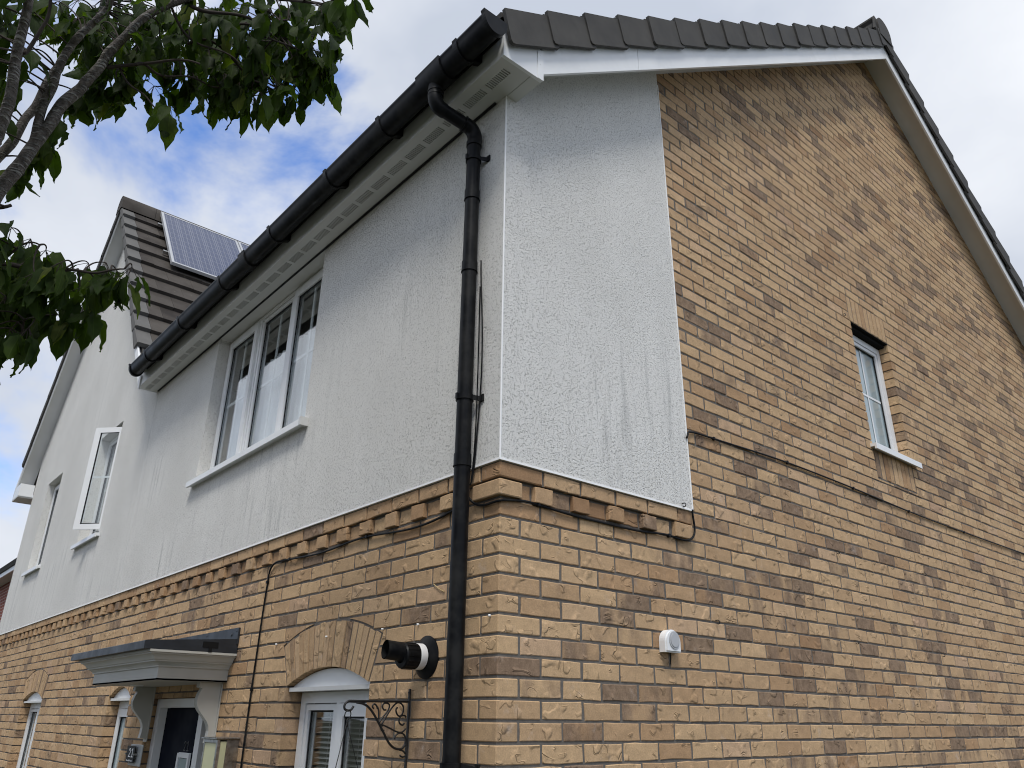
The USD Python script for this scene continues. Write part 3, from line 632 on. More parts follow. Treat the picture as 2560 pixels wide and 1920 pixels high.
# upstairs: pale nets and blinds inside
def curtain(parent, x0, x1, z0, z1, y, f=fr0, amp=.012, wl=.07, mat='curtain_cloth'):
    s = np.arange(x0, x1 + .008, .009); d = y + amp * np.sin(s * 2 * np.pi / wl + 1.2 * np.sin(s * 5)); n = len(s)
    v = np.vstack([np.array(f(s, np.full(n, z0), d)).T, np.array(f(s, np.full(n, z1), d)).T])
    q = np.arange(n - 1); part(parent, 'curtain', (v, np.vstack([np.stack([q, q + 1, n + q + 1], 1), np.stack([q, n + q + 1, n + q], 1)])), mat, True)
curtain(w1, -3.57, -1.88, .69, 1.53, .165, amp=.010)
part(w1, 'head_lining', [box(-3.62, -1.83, -B - .002, .135, ZS - .0005, ZS + .012)], 'grey_white_board')
curtain(w2, -9.5, -8.82, .73, 1.86, .26); curtain(w3, -7.05, -6.75, .73, 1.86, .26); curtain(g5, -8.0, -7.2, -1.9, -.9, .30, mat='room_wall')

# ------------------------------------------------------------------ roof of the end house
x_prism = lambda s, t, d: (d, s, t)                      # polygon in (y, z), swept along x
TOP = lambda y: 2.300 + M1 * y if y <= YR else 2.300 + M1 * YR - M2 * (y - YR)
roof = part(house, 'roof', prism(Polygon([(-.30, TOP(-.30) - .05), (YR, TOP(YR) - .05), (YB + .1, TOP(YB + .1) - .05), (YB + .1, TOP(YB + .1) - .11), (YR, TOP(YR) - .11), (-.30, TOP(-.30) - .11)]), x_prism, XP, XB + .004), 'dark_tile')
def verge_tile(y0, sgn, m, L=.335, w=.278):
    """One cloaked verge tile: a slab on the slope with a flange hanging over the gable; its lower end lies on the tile below."""
    t0 = TOP(y0); q = lambda dy, dz: (y0 + sgn * dy, t0 + dz)
    fl = Polygon([q(0, 0), q(.046, -.168), q(.058, -.180), q(.076, -.175), q(.046 + w + .05, -.168 + (w + .05) * m - .050), q(w + .055, (w + .055) * m - .034)])
    def f(s, t, d): return (XB + .010 + d + .013 * (1 - np.clip(sgn * (s - y0) / L, 0, 1)), s, t)
    g = prism(fl, f, 0, .020)
    sl = Polygon([q(0, 0), q(w + .055, (w + .055) * m - .034), q(w + .055, (w + .055) * m - .055), q(.006, -.028)])
    j_ = rng.normal(0, .0022)
    g = [trimesh.Trimesh(m_.vertices + [j_, 0, rng.normal(0, .0015)], m_.faces, process=False) for m_ in g]
    return g + prism(sl, x_prism, -.06, XB + .012)
y = -.238; n = 0
while y < YR - .17: part(roof, 'verge_tile', verge_tile(y, 1, M1), 'dark_tile'); y += .2785
y = YB + .05
ys = np.arange(YB + .05, YR + .15, -.272)
for yy in ys: part(roof, 'verge_tile', verge_tile(yy, -1, M2, w=.272), 'dark_tile')
def half_round(r, x0, x1, yc, zc, n=14, th=.016):
    a = np.linspace(-.10, np.pi + .10, n); o = [(yc + r * math.cos(q), zc + r * math.sin(q)) for q in a]; i = [(yc + (r - th) * math.cos(q), zc + (r - th) * math.sin(q)) for q in a[::-1]]
    return prism(Polygon(o), x_prism, x0, x1)
xr = XB + .03
k = 0
while xr > XP:
    part(roof, 'ridge_tile', half_round(.140, xr - .455, xr, YR, TOP(YR) - .030), 'dark_tile', 40) if k < 6 else None
    xr -= .46; k += 1
part(roof, 'ridge_cap', prism(Polygon([(YR + .143 * math.cos(q), TOP(YR) - .030 + .143 * math.sin(q)) for q in np.linspace(-.1, np.pi + .1, 16)] + [(YR - .13, TOP(YR) - .17), (YR + .13, TOP(YR) - .17)]), x_prism, XB + .032, XB + .048), 'dark_tile')
part(house, 'barge_board', prism(Polygon([(.046, barge(.046)), (.803, barge(.803)), (.803, barge(.803) + .19), (.046, barge(.046) + .17)]), x_prism, XB - .018, XB), 'white_plastic')
part(house, 'barge_board', prism(Polygon([(.807, barge(.807)), (YR - .001, barge(YR)), (YR - .001, barge(YR) + .20), (.807, barge(.807) + .19)]), x_prism, XB - .018, XB), 'white_plastic')
part(house, 'barge_board', prism(Polygon([(YR + .001, barge(YR)), (YB, barge(YB)), (YB, barge(YB) + .20), (YR + .001, barge(YR) + .20)]), x_prism, XB - .018, XB), 'white_plastic')
for a, b in ((.046, YR - .002), (YR + .002, YB)):
    part(house, 'verge_soffit', prism(Polygon([(a, barge(a) + .112), (b, barge(b) + .112), (b, barge(b) + .122), (a, barge(a) + .122)]), x_prism, -.02, XB - .019), 'grey_white_board')
# eaves box: fascia, vented soffit, end plate
part(house, 'fascia', [box(XP - .045, XB - .016, YS, YS + .016, ZS + .001, 2.075, .002)], 'white_plastic')
slots, cut = [], []
x = XB - .065
while x > XP + .02:
    for j in range(11): slots.append(sbox(x - .0135 * j - .0078, -.150, x - .0135 * j, -.104))
    x -= .1775
sp = sbox(XP - .045, YS + .0005, XB - .018, -B + .004).difference(unary_union(slots))
part(house, 'soffit', prism(sp, lambda s, t, d: (s, t, d), ZS - .001, ZS + .009), 'grey_white_board')
part(house, 'vent_backing', [box(XP, XB - .03, -.16, -.095, ZS + .022, ZS + .03)], 'dark_void')
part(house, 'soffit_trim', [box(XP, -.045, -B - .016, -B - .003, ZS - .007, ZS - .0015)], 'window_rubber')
part(house, 'eaves_end', prism(Polygon([(YS - .004, ZS - .004), (.044, ZS - .004), (.044, barge(.044) + .15), (YS - .004, 2.085)]), x_prism, XB - .0155, XB + .002), 'white_plastic')
part(house, 'eaves_return', [box(-.004 + B, XB - .016, -.02, .044, ZS - .003, ZS + .006)], 'grey_white_board')
part(house, 'cover_strip', prism(Polygon([(.010, ZS - .005), (.047, ZS - .005), (.047, barge(.047) + .15), (.010, barge(.010) + .15)]), x_prism, XB + .0022, XB + .0055) +
     [t for zz in (1.985, 2.045) for t in [lathe([(0, .001), (.0035, .001), (.0035, 0)], 8, 'x', (XB + .0055, .026, zz))]], 'white_plastic')
part(house, 'eaves_end', [box(XP - .062, XP - .046, YS - .002, -B - .001, ZS - .003, 2.03)], 'white_plastic')

# gutter and downpipe
OX = -.196
GY, GZ0, GR, GX0, GX1 = -.298, 2.004, .058, -4.97, .268
a = np.linspace(np.pi, 2 * np.pi, 19)
gp = [(GY + GR * math.cos(q), GZ0 + GR * math.sin(q)) for q in a]; gi = [(GY + (GR - .003) * math.cos(q), GZ0 + (GR - .003) * math.sin(q)) for q in a[::-1]]
DG = 1.30                                                # deep-flow profile: deeper than it is wide
gp = [(y_, GZ0 + (z_ - GZ0) * DG) for y_, z_ in gp]; gi = [(y_, GZ0 + (z_ - GZ0) * DG) for y_, z_ in gi]
gut = part(house, 'gutter', prism(Polygon([(GY - GR - .006, GZ0 + .008), (GY - GR - .006, GZ0 - .002)] + gp[1:-1] + [(GY + GR, GZ0 + .008), (GY + GR - .004, GZ0 + .008)] + gi + [(GY - GR + .003, GZ0 + .008)]).buffer(0), x_prism, GX0, GX1), 'black_plastic', 30)
part(gut, 'over_fascia', [box(GX0, XB - .03, YS - .010, YS - .001, 2.018, 2.085), box(GX0, XB - .03, GY + GR + .001, YS - .001, 2.030, 2.040)], 'black_plastic')  # black strips standing in for the deep shade between gutter and white fascia
def gring(x0, x1, r=.0645):
    p = [(GY + r * math.cos(q), GZ0 + DG * r * math.sin(q)) for q in a]; i = [(GY + (GR + .0005) * math.cos(q), GZ0 + DG * (GR + .0005) * math.sin(q)) for q in a[::-1]]
    return prism(Polygon(p + [(GY + r, GZ0 + .014)] + [(GY + GR, GZ0 + .014)] + i + [(GY - GR, GZ0 + .016), (GY - r - .004, GZ0 + .016)]).buffer(0), x_prism, x0, x1)
for x in (.035, -.66, -1.25, -2.02, -2.87, -3.72, -4.55):      # fascia brackets
    part(gut, 'gutter_bracket', gring(x - .016, x + .016) + [hull([(x + sx * .017, yy, zz) for sx in (-1, 1) for yy, zz in ((GY + .01, GZ0 - .070), (YS - .001, 1.972), (YS - .001, GZ0 + .03), (GY + .05, GZ0 - .02))])], 'black_plastic')
for x in (-2.45,): part(gut, 'gutter_joint', gring(x - .05, x + .05, .0675), 'black_plastic')
part(gut, 'running_outlet', gring(-.29, -.09, .0665) + [lathe([(.040, 1.950), (.040, 1.905), (.036, 1.904), (.036, 1.885)], 20, 'z', (OX, GY, 0))], 'black_plastic', 30)
for x0, x1 in ((GX1 - .02, GX1 + .006), (GX0 - .006, GX0 + .02)):
    part(gut, 'stop_end', prism(Polygon([(GY + .068 * math.cos(q), GZ0 + DG * .066 * math.sin(q)) for q in np.linspace(np.pi, 2 * np.pi, 19)] + [(GY + .068, GZ0 + .018), (GY - .073, GZ0 + .018)]), x_prism, x0, x1), 'black_plastic')
PX, PY, PR = -.164, -.072, .034
pipe = part(house, 'downpipe', [tube([(PX, PY, 1.70), (PX, PY, GZ + .1)], PR, 28)], 'black_plastic', 40)
ub = smooth_path([(OX, GY, 1.905), (OX, GY, 1.858), (OX + .001, GY + .016, 1.826), (OX + .005, GY + .055, 1.811)], 6)
lb = smooth_path([(PX - .006, PY - .060, 1.781), (PX - .001, PY - .020, 1.767), (PX, PY, 1.735), (PX, PY, 1.68)], 6)
part(pipe, 'elbow', [tube(ub, .0375, 24), tube([(OX, GY, 1.905), (OX, GY, 1.895)], .0415, 24), tube([(OX, GY, 1.878), (OX, GY, 1.871)], .0405, 24)], 'black_plastic', 40)
part(pipe, 'offset_pipe', [tube([ub[-1], lb[0]], PR, 24)], 'black_plastic', 40)
part(pipe, 'elbow', [tube(lb, .0375, 24), tube([lb[0] + (lb[0] - lb[3]) * .25, lb[0] + (lb[0] - lb[3]) * .02], .0415, 24), tube([(PX, PY, 1.69), (PX, PY, 1.665)], .039, 24)], 'black_plastic', 40)
for zz in (1.34, .935, -.005): part(pipe, 'pipe_socket', [tube([(PX, PY, zz + .055), (PX, PY, zz)], .0372, 28), tube([(PX, PY, zz + .004), (PX, PY, zz)], .0388, 28)], 'black_plastic', 40)
for zz in (1.585, .305, -1.128):
    yw = -B if zz > 0 else 0
    part(pipe, 'pipe_clip', [tube([(PX, PY, zz + .013), (PX, PY, zz - .013)], .0395, 24), box(PX - .006, PX + .006, PY - .047, PY - .03, zz - .013, zz + .013),
         hull([(PX + .03, PY + .01, zz + sz * .011) for sz in (-1, 1)] + [(PX + .034, PY + .022, zz + sz * .011) for sz in (-1, 1)] + [(PX + .068, yw, zz - .012 + sz * .011) for sz in (-1, 1)] + [(PX + .060, yw, zz - .012 + sz * .011) for sz in (-1, 1)]),
         box(PX + .052, PX + .078, yw - .008, yw - .0005, zz - .024, zz + .010, .002)], 'black_plastic', 30)

# ------------------------------------------------------------------ gabled house: roof with every tile of the slope we see, barge boards, soffits
TH = math.atan(SLR); ct, st = math.cos(TH), math.sin(TH)
RZ = 2.635 - SLR * (AX + 5.594)                           # tile plane at the ridge
def on_slope(u, yy, h): return np.array([AX + u * ct + h * st, yy, RZ - u * st + h * ct])
roof2 = part(bay, 'roof', [hull([on_slope(u, yy, h) for u in (-.0, 4.45) for yy in (-.17, 4.7) for h in (-.10, -.045)]),
                           hull([(AX - u * math.cos(math.atan(SLL)) - h * math.sin(math.atan(SLL)), yy, RZ - u * math.sin(math.atan(SLL)) + h * math.cos(math.atan(SLL))) for u in (0, 4.6) for yy in (-.19, 4.7) for h in (-.055, -.012)])], 'dark_tile')
G = .3705
def tile(u0, u1, y0, y1, th=.044, l=0.0):
    lo, hi = .004, -.040
    return hull([on_slope(u1, yy, lo + l) for yy in (y0, y1)] + [on_slope(u1, yy, lo - th) for yy in (y0, y1)] + [on_slope(u0, yy, hi) for yy in (y0, y1)] + [on_slope(u0, yy, hi - .012) for yy in (y0, y1)])
ends = [.10 + G * i for i in range(12)]
for i, u1 in enumerate(ends):
    u0 = u1 - G - .03 if i else -.0
    # verge tile: pale strip on the slope and flange over the barge board
    fl = hull([on_slope(u1 + .004, -.232, .002), on_slope(u1 + .004, -.222, .002), on_slope(u1 - .004, -.240, -.086), on_slope(u1 - .004, -.222, -.086), on_slope(u0 - .02, -.232, -.030), on_slope(u0 - .02, -.222, -.030), on_slope(u0 - .02, -.230, -.092), on_slope(u0 - .02, -.222, -.092)])
    part(roof2, 'verge_tile', [fl, tile(u0, u1 + .003, -.222, -.075, .046, .003)], 'grey_verge')
    yy = -.071 - (.15 if i % 2 else 0)
    while yy < (2.9 if u1 > 1.2 else 3.4):
        y0 = max(yy, -.071)
        if yy + .298 - y0 > .05: part(roof2, 'tile', [tile(u0, u1 + wob(1, .003)[0], y0 + .001, yy + .298, .044, wob(1, .0015)[0])], 'brown_tile')
        yy += .3
yy = -.245
for i in range(9):
    pts = [(AX - .135, RZ - .17), (AX - .130, RZ - .05), (AX - .10, RZ + .02), (AX - .055, RZ + .062), (AX, RZ + .078), (AX + .055, RZ + .062), (AX + .10, RZ + .02), (AX + .130, RZ - .05), (AX + .135, RZ - .17)]
    inner = [(AX + (px - AX) * .82, RZ - .03 + (pz - RZ + .03) * .82 - .006) for px, pz in pts[::-1]]
    part(roof2, 'ridge_tile', prism(Polygon(pts + inner).buffer(0), lambda s, t, d: (s, d, t), yy, yy + .445), 'brown_tile', 50)
    yy += .45
part(roof2, 'ridge_end', prism(Polygon([(AX - .125, RZ - .15), (AX - .115, RZ - .03), (AX - .06, RZ + .055), (AX, RZ + .078), (AX + .06, RZ + .055), (AX + .115, RZ - .03), (AX + .125, RZ - .15)]), lambda s, t, d: (s, d, t), -.2445, -.225), 'brown_tile')
ths = math.atan(SLL)
for i in range(12):                                        # tile ends of the far slope, seen along the rake
    u1, u0 = .10 + G * i, .10 + G * (i - 1) - .03
    p = lambda u, yy, h: (AX - u * math.cos(ths) - h * math.sin(ths), yy, RZ - u * math.sin(ths) + h * math.cos(ths))
    part(roof2, 'verge_tile', [hull([p(u1, y_, h) for y_ in (-.238, -.2165) for h in (.012, -.100)] + [p(max(u0, 0), y_, h) for y_ in (-.238, -.2165) for h in (-.012, -.110)])], 'dark_tile')
barge2 = lambda x: APZ - (SLR * (x - AX) if x > AX else SLL * (AX - x))
xe, xw = -5.10, -10.96
yprism = lambda s, t, d: (s, d, t)
for a, b in ((AX + .001, xe), (xw, AX - .001)):
    part(bay, 'barge_board', prism(Polygon([(a, barge2(a)), (b, barge2(b)), (b, barge2(b) + .12), (a, barge2(a) + .12)]), yprism, -.215, -.198), 'white_plastic')
    part(bay, 'verge_soffit', prism(Polygon([(a, barge2(a) + .050), (b, barge2(b) + .050), (b, barge2(b) + .060), (a, barge2(a) + .060)]), yprism, -.1975, -.01), 'grey_white_board')
part(bay, 'eaves_box', [box(xw - .01, XL + .002, -.213, -.03, ZS + .02, barge2(xw) + .12), box(xw - .01, XL, -.212, 3.0, ZS + .015, ZS + .022)], 'white_plastic')
part(bay, 'soffit', [box(xw, XL - .01, -.212, 3.0, ZS, ZS + .012)], 'grey_white_board')
part(bay, 'rear_roof', prism(Polygon([(1.2, TOP(1.2) - .06), (YR, TOP(YR) - .06), (YB, TOP(YB) - .06), (YB, TOP(YB) - .12), (YR, TOP(YR) - .12), (1.2, TOP(1.2) - .12)]), x_prism, AX - 2.6, XP - .002), 'dark_tile')

# solar panels on rails over the brown tiles
def panel(y0, y1, u0, u1, label):
    o = on_slope(u1, y0, .04)
    t = thing('solar_panel', label, 'solar panel', o, 'solar panels on the brown tiled slope')
    P = lambda u, yy, h: on_slope(u, yy, h)
    bx = lambda a, b, c, d, h0, h1: hull([P(u, yy, h) for u in (a, b) for yy in (c, d) for h in (h0, h1)])
    w = .034
    part(t, 'frame', [bx(u0, u1, y0, y0 + w, .058, .100), bx(u0, u1, y1 - w, y1, .058, .100), bx(u0, u0 + w, y0 + w, y1 - w, .058, .0995), bx(u1 - w, u1, y0 + w, y1 - w, .058, .0995)], 'silver_plastic')
    part(t, 'back_sheet', [bx(u0 + .01, u1 - .01, y0 + .01, y1 - .01, .066, .070)], 'dark_void')
    v = np.array([P(u0 + w, y0 + w, .096), P(u0 + w, y1 - w, .096), P(u1 - w, y1 - w, .096), P(u1 - w, y0 + w, .096)])
    part(t, 'cells', (v, np.array([[0, 2, 1], [0, 3, 2]])), 'solar_cells', tone=np.array([(0, 0, 0), (1, 0, 0), (1, 1, 0), (0, 1, 0)], np.float32))
    return t
PU0, PU1 = .085, 1.900
sp1 = panel(.262, 1.385, PU0, PU1, 'large solar panel beside the pale verge tiles, wholly in view but its corner')
sp2 = panel(1.400, 2.523, PU0, PU1, 'solar panel mostly hidden behind the black gutter')
for u in (.50, 1.48):
    part(sp1, 'mounting_rail', [hull([on_slope(uu, yy, h) for uu in (u - .02, u + .02) for yy in (.205, 1.38) for h in (.016, .056)])], 'steel')

# ------------------------------------------------------------------ door, canopy
door = group(house, 'door').data(label='navy blue front door with small white framed pane')
part(door, 'frame', prism(sbox(-3.822, GZ, -2.928, -.862).difference(sbox(-3.745, GZ - 1, -3.005, -.918)), front, .12, .052), 'white_plastic')
part(door, 'leaf', prism(sbox(-3.743, GZ + .02, -3.007, -.920), front, .16, .102), 'navy_door')
part(door, 'light_frame', frame_ring(-3.385, -3.165, -1.88, -1.188, .030, .090, .1015, front), 'white_plastic')
part(door, 'pane', prism(sbox(-3.353, -1.846, -3.197, -1.222), front, .1015, .099), 'frosted_glass')
dt = meshkit.text_mesh('21', .058, .003); dv = np.array(dt.vertices)
part(door, 'numeral', (np.stack([-3.312 + dv[:, 0], .1015 - dv[:, 2], -1.178 + dv[:, 1]], 1), dt.faces), 'black_iron')
part(house, 'wall_lining', [box(-3.9, -2.85, .165, .18, GZ, -.8)], 'dark_void')

can = thing('door_canopy', 'cream moulded canopy with dark roof and scrolled brackets over the front door', 'canopy', (-3.19, 0, -1.13))
part(can, 'roof_board', [hull([(x, y_, z) for x in (-3.97, -2.41) for y_, z in ((-.532, -.628), (-.532, -.588), (-.524, -.583), (-.002, -.545), (-.002, -.628))])], 'canopy_lead')
part(can, 'wall_flashing', [box(-3.965, -2.405, -.013, -.0015, -.575, -.480)] + [lathe([(0, -.018), (.009, -.017), (.011, -.012)], 10, 'y', (xx, 0, -.515)) for xx in (-2.50,)] + [lathe([(0, -.016), (.004, -.0155), (.004, -.012)], 8, 'y', (xx, 0, -.50)) for xx in (-2.43, -2.9, -3.3)], 'canopy_lead')
part(can, 'repair_tape', [box(-2.4095, -2.4068, -.210, -.120, -.604, -.572), box(-2.4094, -2.4070, -.173, -.154, -.629, -.604)], 'dark_void')
cp = [(0, -.785), (0, -.716), (.010, -.714), (.010, -.709), (.016, -.700), (.030, -.690), (.040, -.687), (.040, -.680), (.046, -.678), (.053, -.665), (.068, -.653), (.080, -.649), (.080, -.643), (.090, -.641), (.090, -.6285)]
xl, xr_, yf = -3.80, -2.50, -.405
cv, cf = [], []
for o, z in cp: cv += [(xl - o, -.001, z), (xl - o, yf - o, z), (xr_ + o, yf - o, z), (xr_ + o, -.001, z)]
for i in range(len(cp) - 1):
    for j in range(3): cf.append((i * 4 + j, i * 4 + j + 1, i * 4 + 5 + j, i * 4 + 4 + j))
part(can, 'cornice', (np.array(cv), np.array(cf)), 'canopy_paint', 25)
part(can, 'ceiling', [box(xl, xr_, yf, -.001, -.7845, -.775)], 'canopy_paint')
part(can, 'downlight', [lathe([(0, -.792), (.035, -.792), (.042, -.7855), (.042, -.784)], 20, 'z', (-3.45, -.22, 0))], 'white_plastic', 30)
bp = [(-.008, -.7855), (-.136, -.7855), (-.137, -.812), (-.116, -.820), (-.130, -.850), (-.137, -.880), (-.134, -.908), (-.120, -.934), (-.101, -.956), (-.078, -.980), (-.060, -1.000), (-.048, -1.024), (-.043, -1.048), (-.044, -1.078), (-.050, -1.112), (-.008, -1.116)]
for x0, x1 in ((-2.606, -2.560), (-3.796, -3.750)):
    part(can, 'bracket', prism(Polygon(bp), x_prism, x0, x1), 'canopy_paint')
    part(can, 'wall_plate', [box(x0 - .008, x1 + .010, -.0075, -.0005, -1.135, -.786)], 'canopy_paint')

# ------------------------------------------------------------------ fixtures on the walls
fl = thing('boiler_flue', 'black boiler flue terminal with a white band beside the downpipe', 'flue', (-.455, 0, -.738))
FX, FZ = -.455, -.738
part(fl, 'wall_plate', [lathe([(0, -.026), (.052, -.026), (.070, -.014), (.085, -.004), (.085, -.0005)], 36, 'y', (FX, 0, FZ))], 'black_plastic', 40)
part(fl, 'white_band', [lathe([(.0505, -.060), (.0515, -.058), (.0515, -.030), (.0505, -.028)], 36, 'y', (FX, 0, FZ))], 'white_plastic', 40)
part(fl, 'body', [lathe([(.030, -.128), (.046, -.126), (.050, -.120), (.050, -.060), (.0505, -.028)], 36, 'y', (FX, 0, FZ))] + [box(FX + .049 * math.cos(q) - .0022, FX + .049 * math.cos(q) + .0022, -.118, -.066, FZ + .049 * math.sin(q) - .003, FZ + .049 * math.sin(q) + .003) for q in np.arange(0, 6.28, .42)], 'black_plastic', 30)
noz = np.array([(FX + .000, -.11, FZ + .012), (FX - .004, -.15, FZ + .016), (FX - .010, -.195, FZ + .020)])
part(fl, 'nozzle', [tube(noz, [.038, .037, .037], 24, caps=False), tube(noz, [.034, .033, .033], 24, caps=False)], 'black_plastic', 40)
part(fl, 'inner_duct', [tube([noz[0], noz[1]], .033, 20)], 'dark_void')

se = thing('alarm_sensor', 'small white plastic sensor with grey lens on the gable brickwork', 'sensor', (0, .99, -.69))
sy, sz0, sz1 = (.936, 1.042), -.688, -.592
half = Polygon([(sy[0], sz0), (sy[1], sz0), (sy[1], -.640)] + [(.989 + .053 * math.cos(q), -.642 + .052 * math.sin(q)) for q in np.linspace(0.05, np.pi - .05, 16)] + [(sy[0], -.640)])
xg = lambda s, t, d: (d, s, t)
part(se, 'housing', prism(half, xg, .001, .034) + prism(half.buffer(-.006), xg, .034, .042), 'white_plastic')
ov = [(.992 + .036 * math.cos(q), -.636 + .038 * math.sin(q)) for q in np.linspace(0, 2 * np.pi, 28)[:-1]]
part(se, 'lens', prism(Polygon(ov), xg, .042, .0455) + prism(Polygon(ov).buffer(-.008), xg, .0455, .048), 'silver_plastic')
part(se, 'lead', [tube([(.012, 1.0, -.688), (.006, 1.0, -.735)], .0022, 6)], 'black_plastic')

ir = thing('hanging_bracket', 'black scrolled iron bracket for a hanging basket left of the downpipe', 'bracket', (-.55, 0, -1.3))
CUR = {'arm':[[-0.016,-0.907],[-0.159,-0.909],[-0.284,-0.91],[-0.3,-0.915],[-0.308,-0.929],[-0.303,-0.941],[-0.286,-0.944],[-0.275,-0.939],[-0.268,-0.928]],
'brace':[[-0.255,-0.915],[-0.221,-0.92],[-0.191,-0.938],[-0.152,-0.983],[-0.119,-1.028],[-0.087,-1.067],[-0.056,-1.082],[-0.033,-1.081],[-0.017,-1.065]],
's1':[[-0.159,-0.937],[-0.165,-0.924],[-0.176,-0.919],[-0.182,-0.926],[-0.175,-0.935]],'s2':[[-0.15,-0.974],[-0.153,-0.942],[-0.16,-0.928]],
's3':[[-0.146,-0.988],[-0.125,-0.96],[-0.107,-0.937],[-0.105,-0.92],[-0.121,-0.914],[-0.135,-0.921],[-0.133,-0.935],[-0.118,-0.939]],'s4':[[-0.134,-0.992],[-0.103,-0.946],[-0.076,-0.917],[-0.058,-0.911]],
's5':[[-0.055,-0.913],[-0.039,-0.924],[-0.037,-0.947],[-0.051,-0.962],[-0.067,-0.952],[-0.071,-0.936],[-0.064,-0.931]],'s6':[[-0.021,-0.966],[-0.036,-0.959],[-0.052,-0.969],[-0.051,-0.987],[-0.036,-0.995],[-0.029,-0.987]],
's7':[[-0.146,-0.992],[-0.092,-1.008],[-0.049,-1.022],[-0.032,-1.019],[-0.02,-1.008]],'s8':[[-0.07,-1.047],[-0.063,-1.031],[-0.043,-1.024],[-0.023,-1.033],[-0.018,-1.056],[-0.027,-1.074]],
's9':[[-0.131,-0.999],[-0.136,-1.008],[-0.129,-1.016],[-0.122,-1.013]],'s10':[[-0.04,-1.104],[-0.03,-1.111],[-0.016,-1.109]],'s11':[[-0.044,-1.086],[-0.026,-1.09],[-0.015,-1.1]]}
part(ir, 'back_bar', [box(-.556, -.544, -.014, -.006, -1.24, -.858, .002)] + [lathe([(0, -.0165), (.004, -.016), (.004, -.014)], 8, 'y', (-.55, 0, zz)) for zz in (-.872, -1.125)], 'black_iron')
for k_, c_ in CUR.items():
    nm = k_ if k_ in ('arm', 'brace') else 'scroll'
    pts = smooth_path([(-.55, a_, b_) for a_, b_ in c_], 5)
    if k_ == 'arm': pts = np.vstack([[(-.55, -.016, -.907), (-.55, -.284, -.910)], smooth_path([(-.55, a_, b_) for a_, b_ in c_[2:]], 5)[1:]])
    part(ir, nm, [tube(pts, .0046 if nm != 'scroll' else .0034, 7)], 'black_iron', True)
bk = thing('hanging_basket', 'wire hangers of a basket hooked on the scrolled iron bracket', 'basket', (-.55, -.29, -1.6))
ring = [(-.55 + .004 * math.sin(q), -.290 + .013 * math.cos(q), -.960 + .017 * math.sin(q)) for q in np.linspace(0, 2 * np.pi, 22)]
part(bk, 'hook', [tube(ring, .0020, 6), tube([(-.55, -.290, -.976), (-.549, -.293, -.985), (-.551, -.288, -.994), (-.55, -.291, -1.003)], .0026, 6)], 'black_iron', True)
for q in (0.5, 2.6, 4.7):
    e_ = (-.55 + .15 * math.sin(q), -.291 + .15 * math.cos(q), -1.42)
    part(bk, 'wire', [tube([(-.55, -.291, -.985), e_], .0013, 5)], 'black_iron')
part(bk, 'bowl', [lathe([(.0, -1.56), (.06, -1.555), (.11, -1.51), (.15, -1.42), (.155, -1.418), (.115, -1.515), (.06, -1.562), (0, -1.567)], 24, 'z', (-.55, -.291, 0))], 'soil', True)

pl = thing('house_number_plaque', 'clear plaque with a black number 21 panel on the brick beside the door', 'plaque', (-3.9, 0, -1.28))
part(pl, 'backing', [box(-4.035, -3.775, -.010, -.004, -1.290, -1.155, .002)], 'clear_acrylic')
part(pl, 'panel', [box(-4.040, -3.865, -.030, -.024, -1.270, -1.165, .001)], 'black_plastic')
for xx in (-4.048, -3.857): part(pl, 'stud', [lathe([(0, -.036), (.006, -.036), (.006, -.001)], 10, 'y', (xx, 0, -1.217))], 'steel')
for txt, h, x_, z_ in (('21', .056, -3.995, -1.236), ):
    t_ = meshkit.text_mesh(txt, h, .0015); v_ = np.array(t_.vertices); v_[:, 0] *= 1.15
    part(pl, 'lettering', (np.stack([x_ + v_[:, 0], -.0302 - v_[:, 2], z_ + v_[:, 1]], 1), t_.faces), 'white_bead')
# the small line under the number cannot be read: thin strokes only
part(pl, 'lettering', [box(-4.015 + .0105 * i, -4.015 + .0105 * i + .0065, -.0315, -.0302, -1.262, -1.262 + (.011 if i in (0, 5, 7) else .007)) for i in range(12) if i != 8], 'white_bead')

wl = thing('wall_lantern', 'square steel wall lantern with cream panels right of the front door', 'lantern', (-2.30, 0, -1.4))
lx0, lx1, ly, lz0, lz1 = -2.400, -2.205, -.120, -1.43, -1.085
part(wl, 'housing', [box(lx0 - .002, lx1 + .002, ly - .004, ly + .012, lz1 - .018, lz1, .002), box(lx1 - .018, lx1 + .001, ly - .002, ly + .014, lz0, lz1 - .018), box(lx0, lx0 + .014, ly - .002, ly + .014, lz0, lz1 - .018), box(lx1 - .012, lx1, ly + .050, -.001, lz0, lz1 - .004), box(lx0, lx0 + .012, ly + .05, -.001, lz0, lz1 - .004), box(lx0, lx1, ly, ly + .06, lz0 - .02, lz0)], 'steel')
part(wl, 'lid', [box(lx0 - .012, lx1 + .006, ly - .014, -.001, lz1 + .0005, lz1 + .010, .002)], 'steel')
part(wl, 'diffuser', [box(lx0 + .015, lx1 - .019, ly + .001, ly + .007, lz0, lz1 - .019), box(lx1 - .008, lx1 - .002, ly + .015, ly + .049, lz0, lz1 - .010)], 'cream_diffuser')

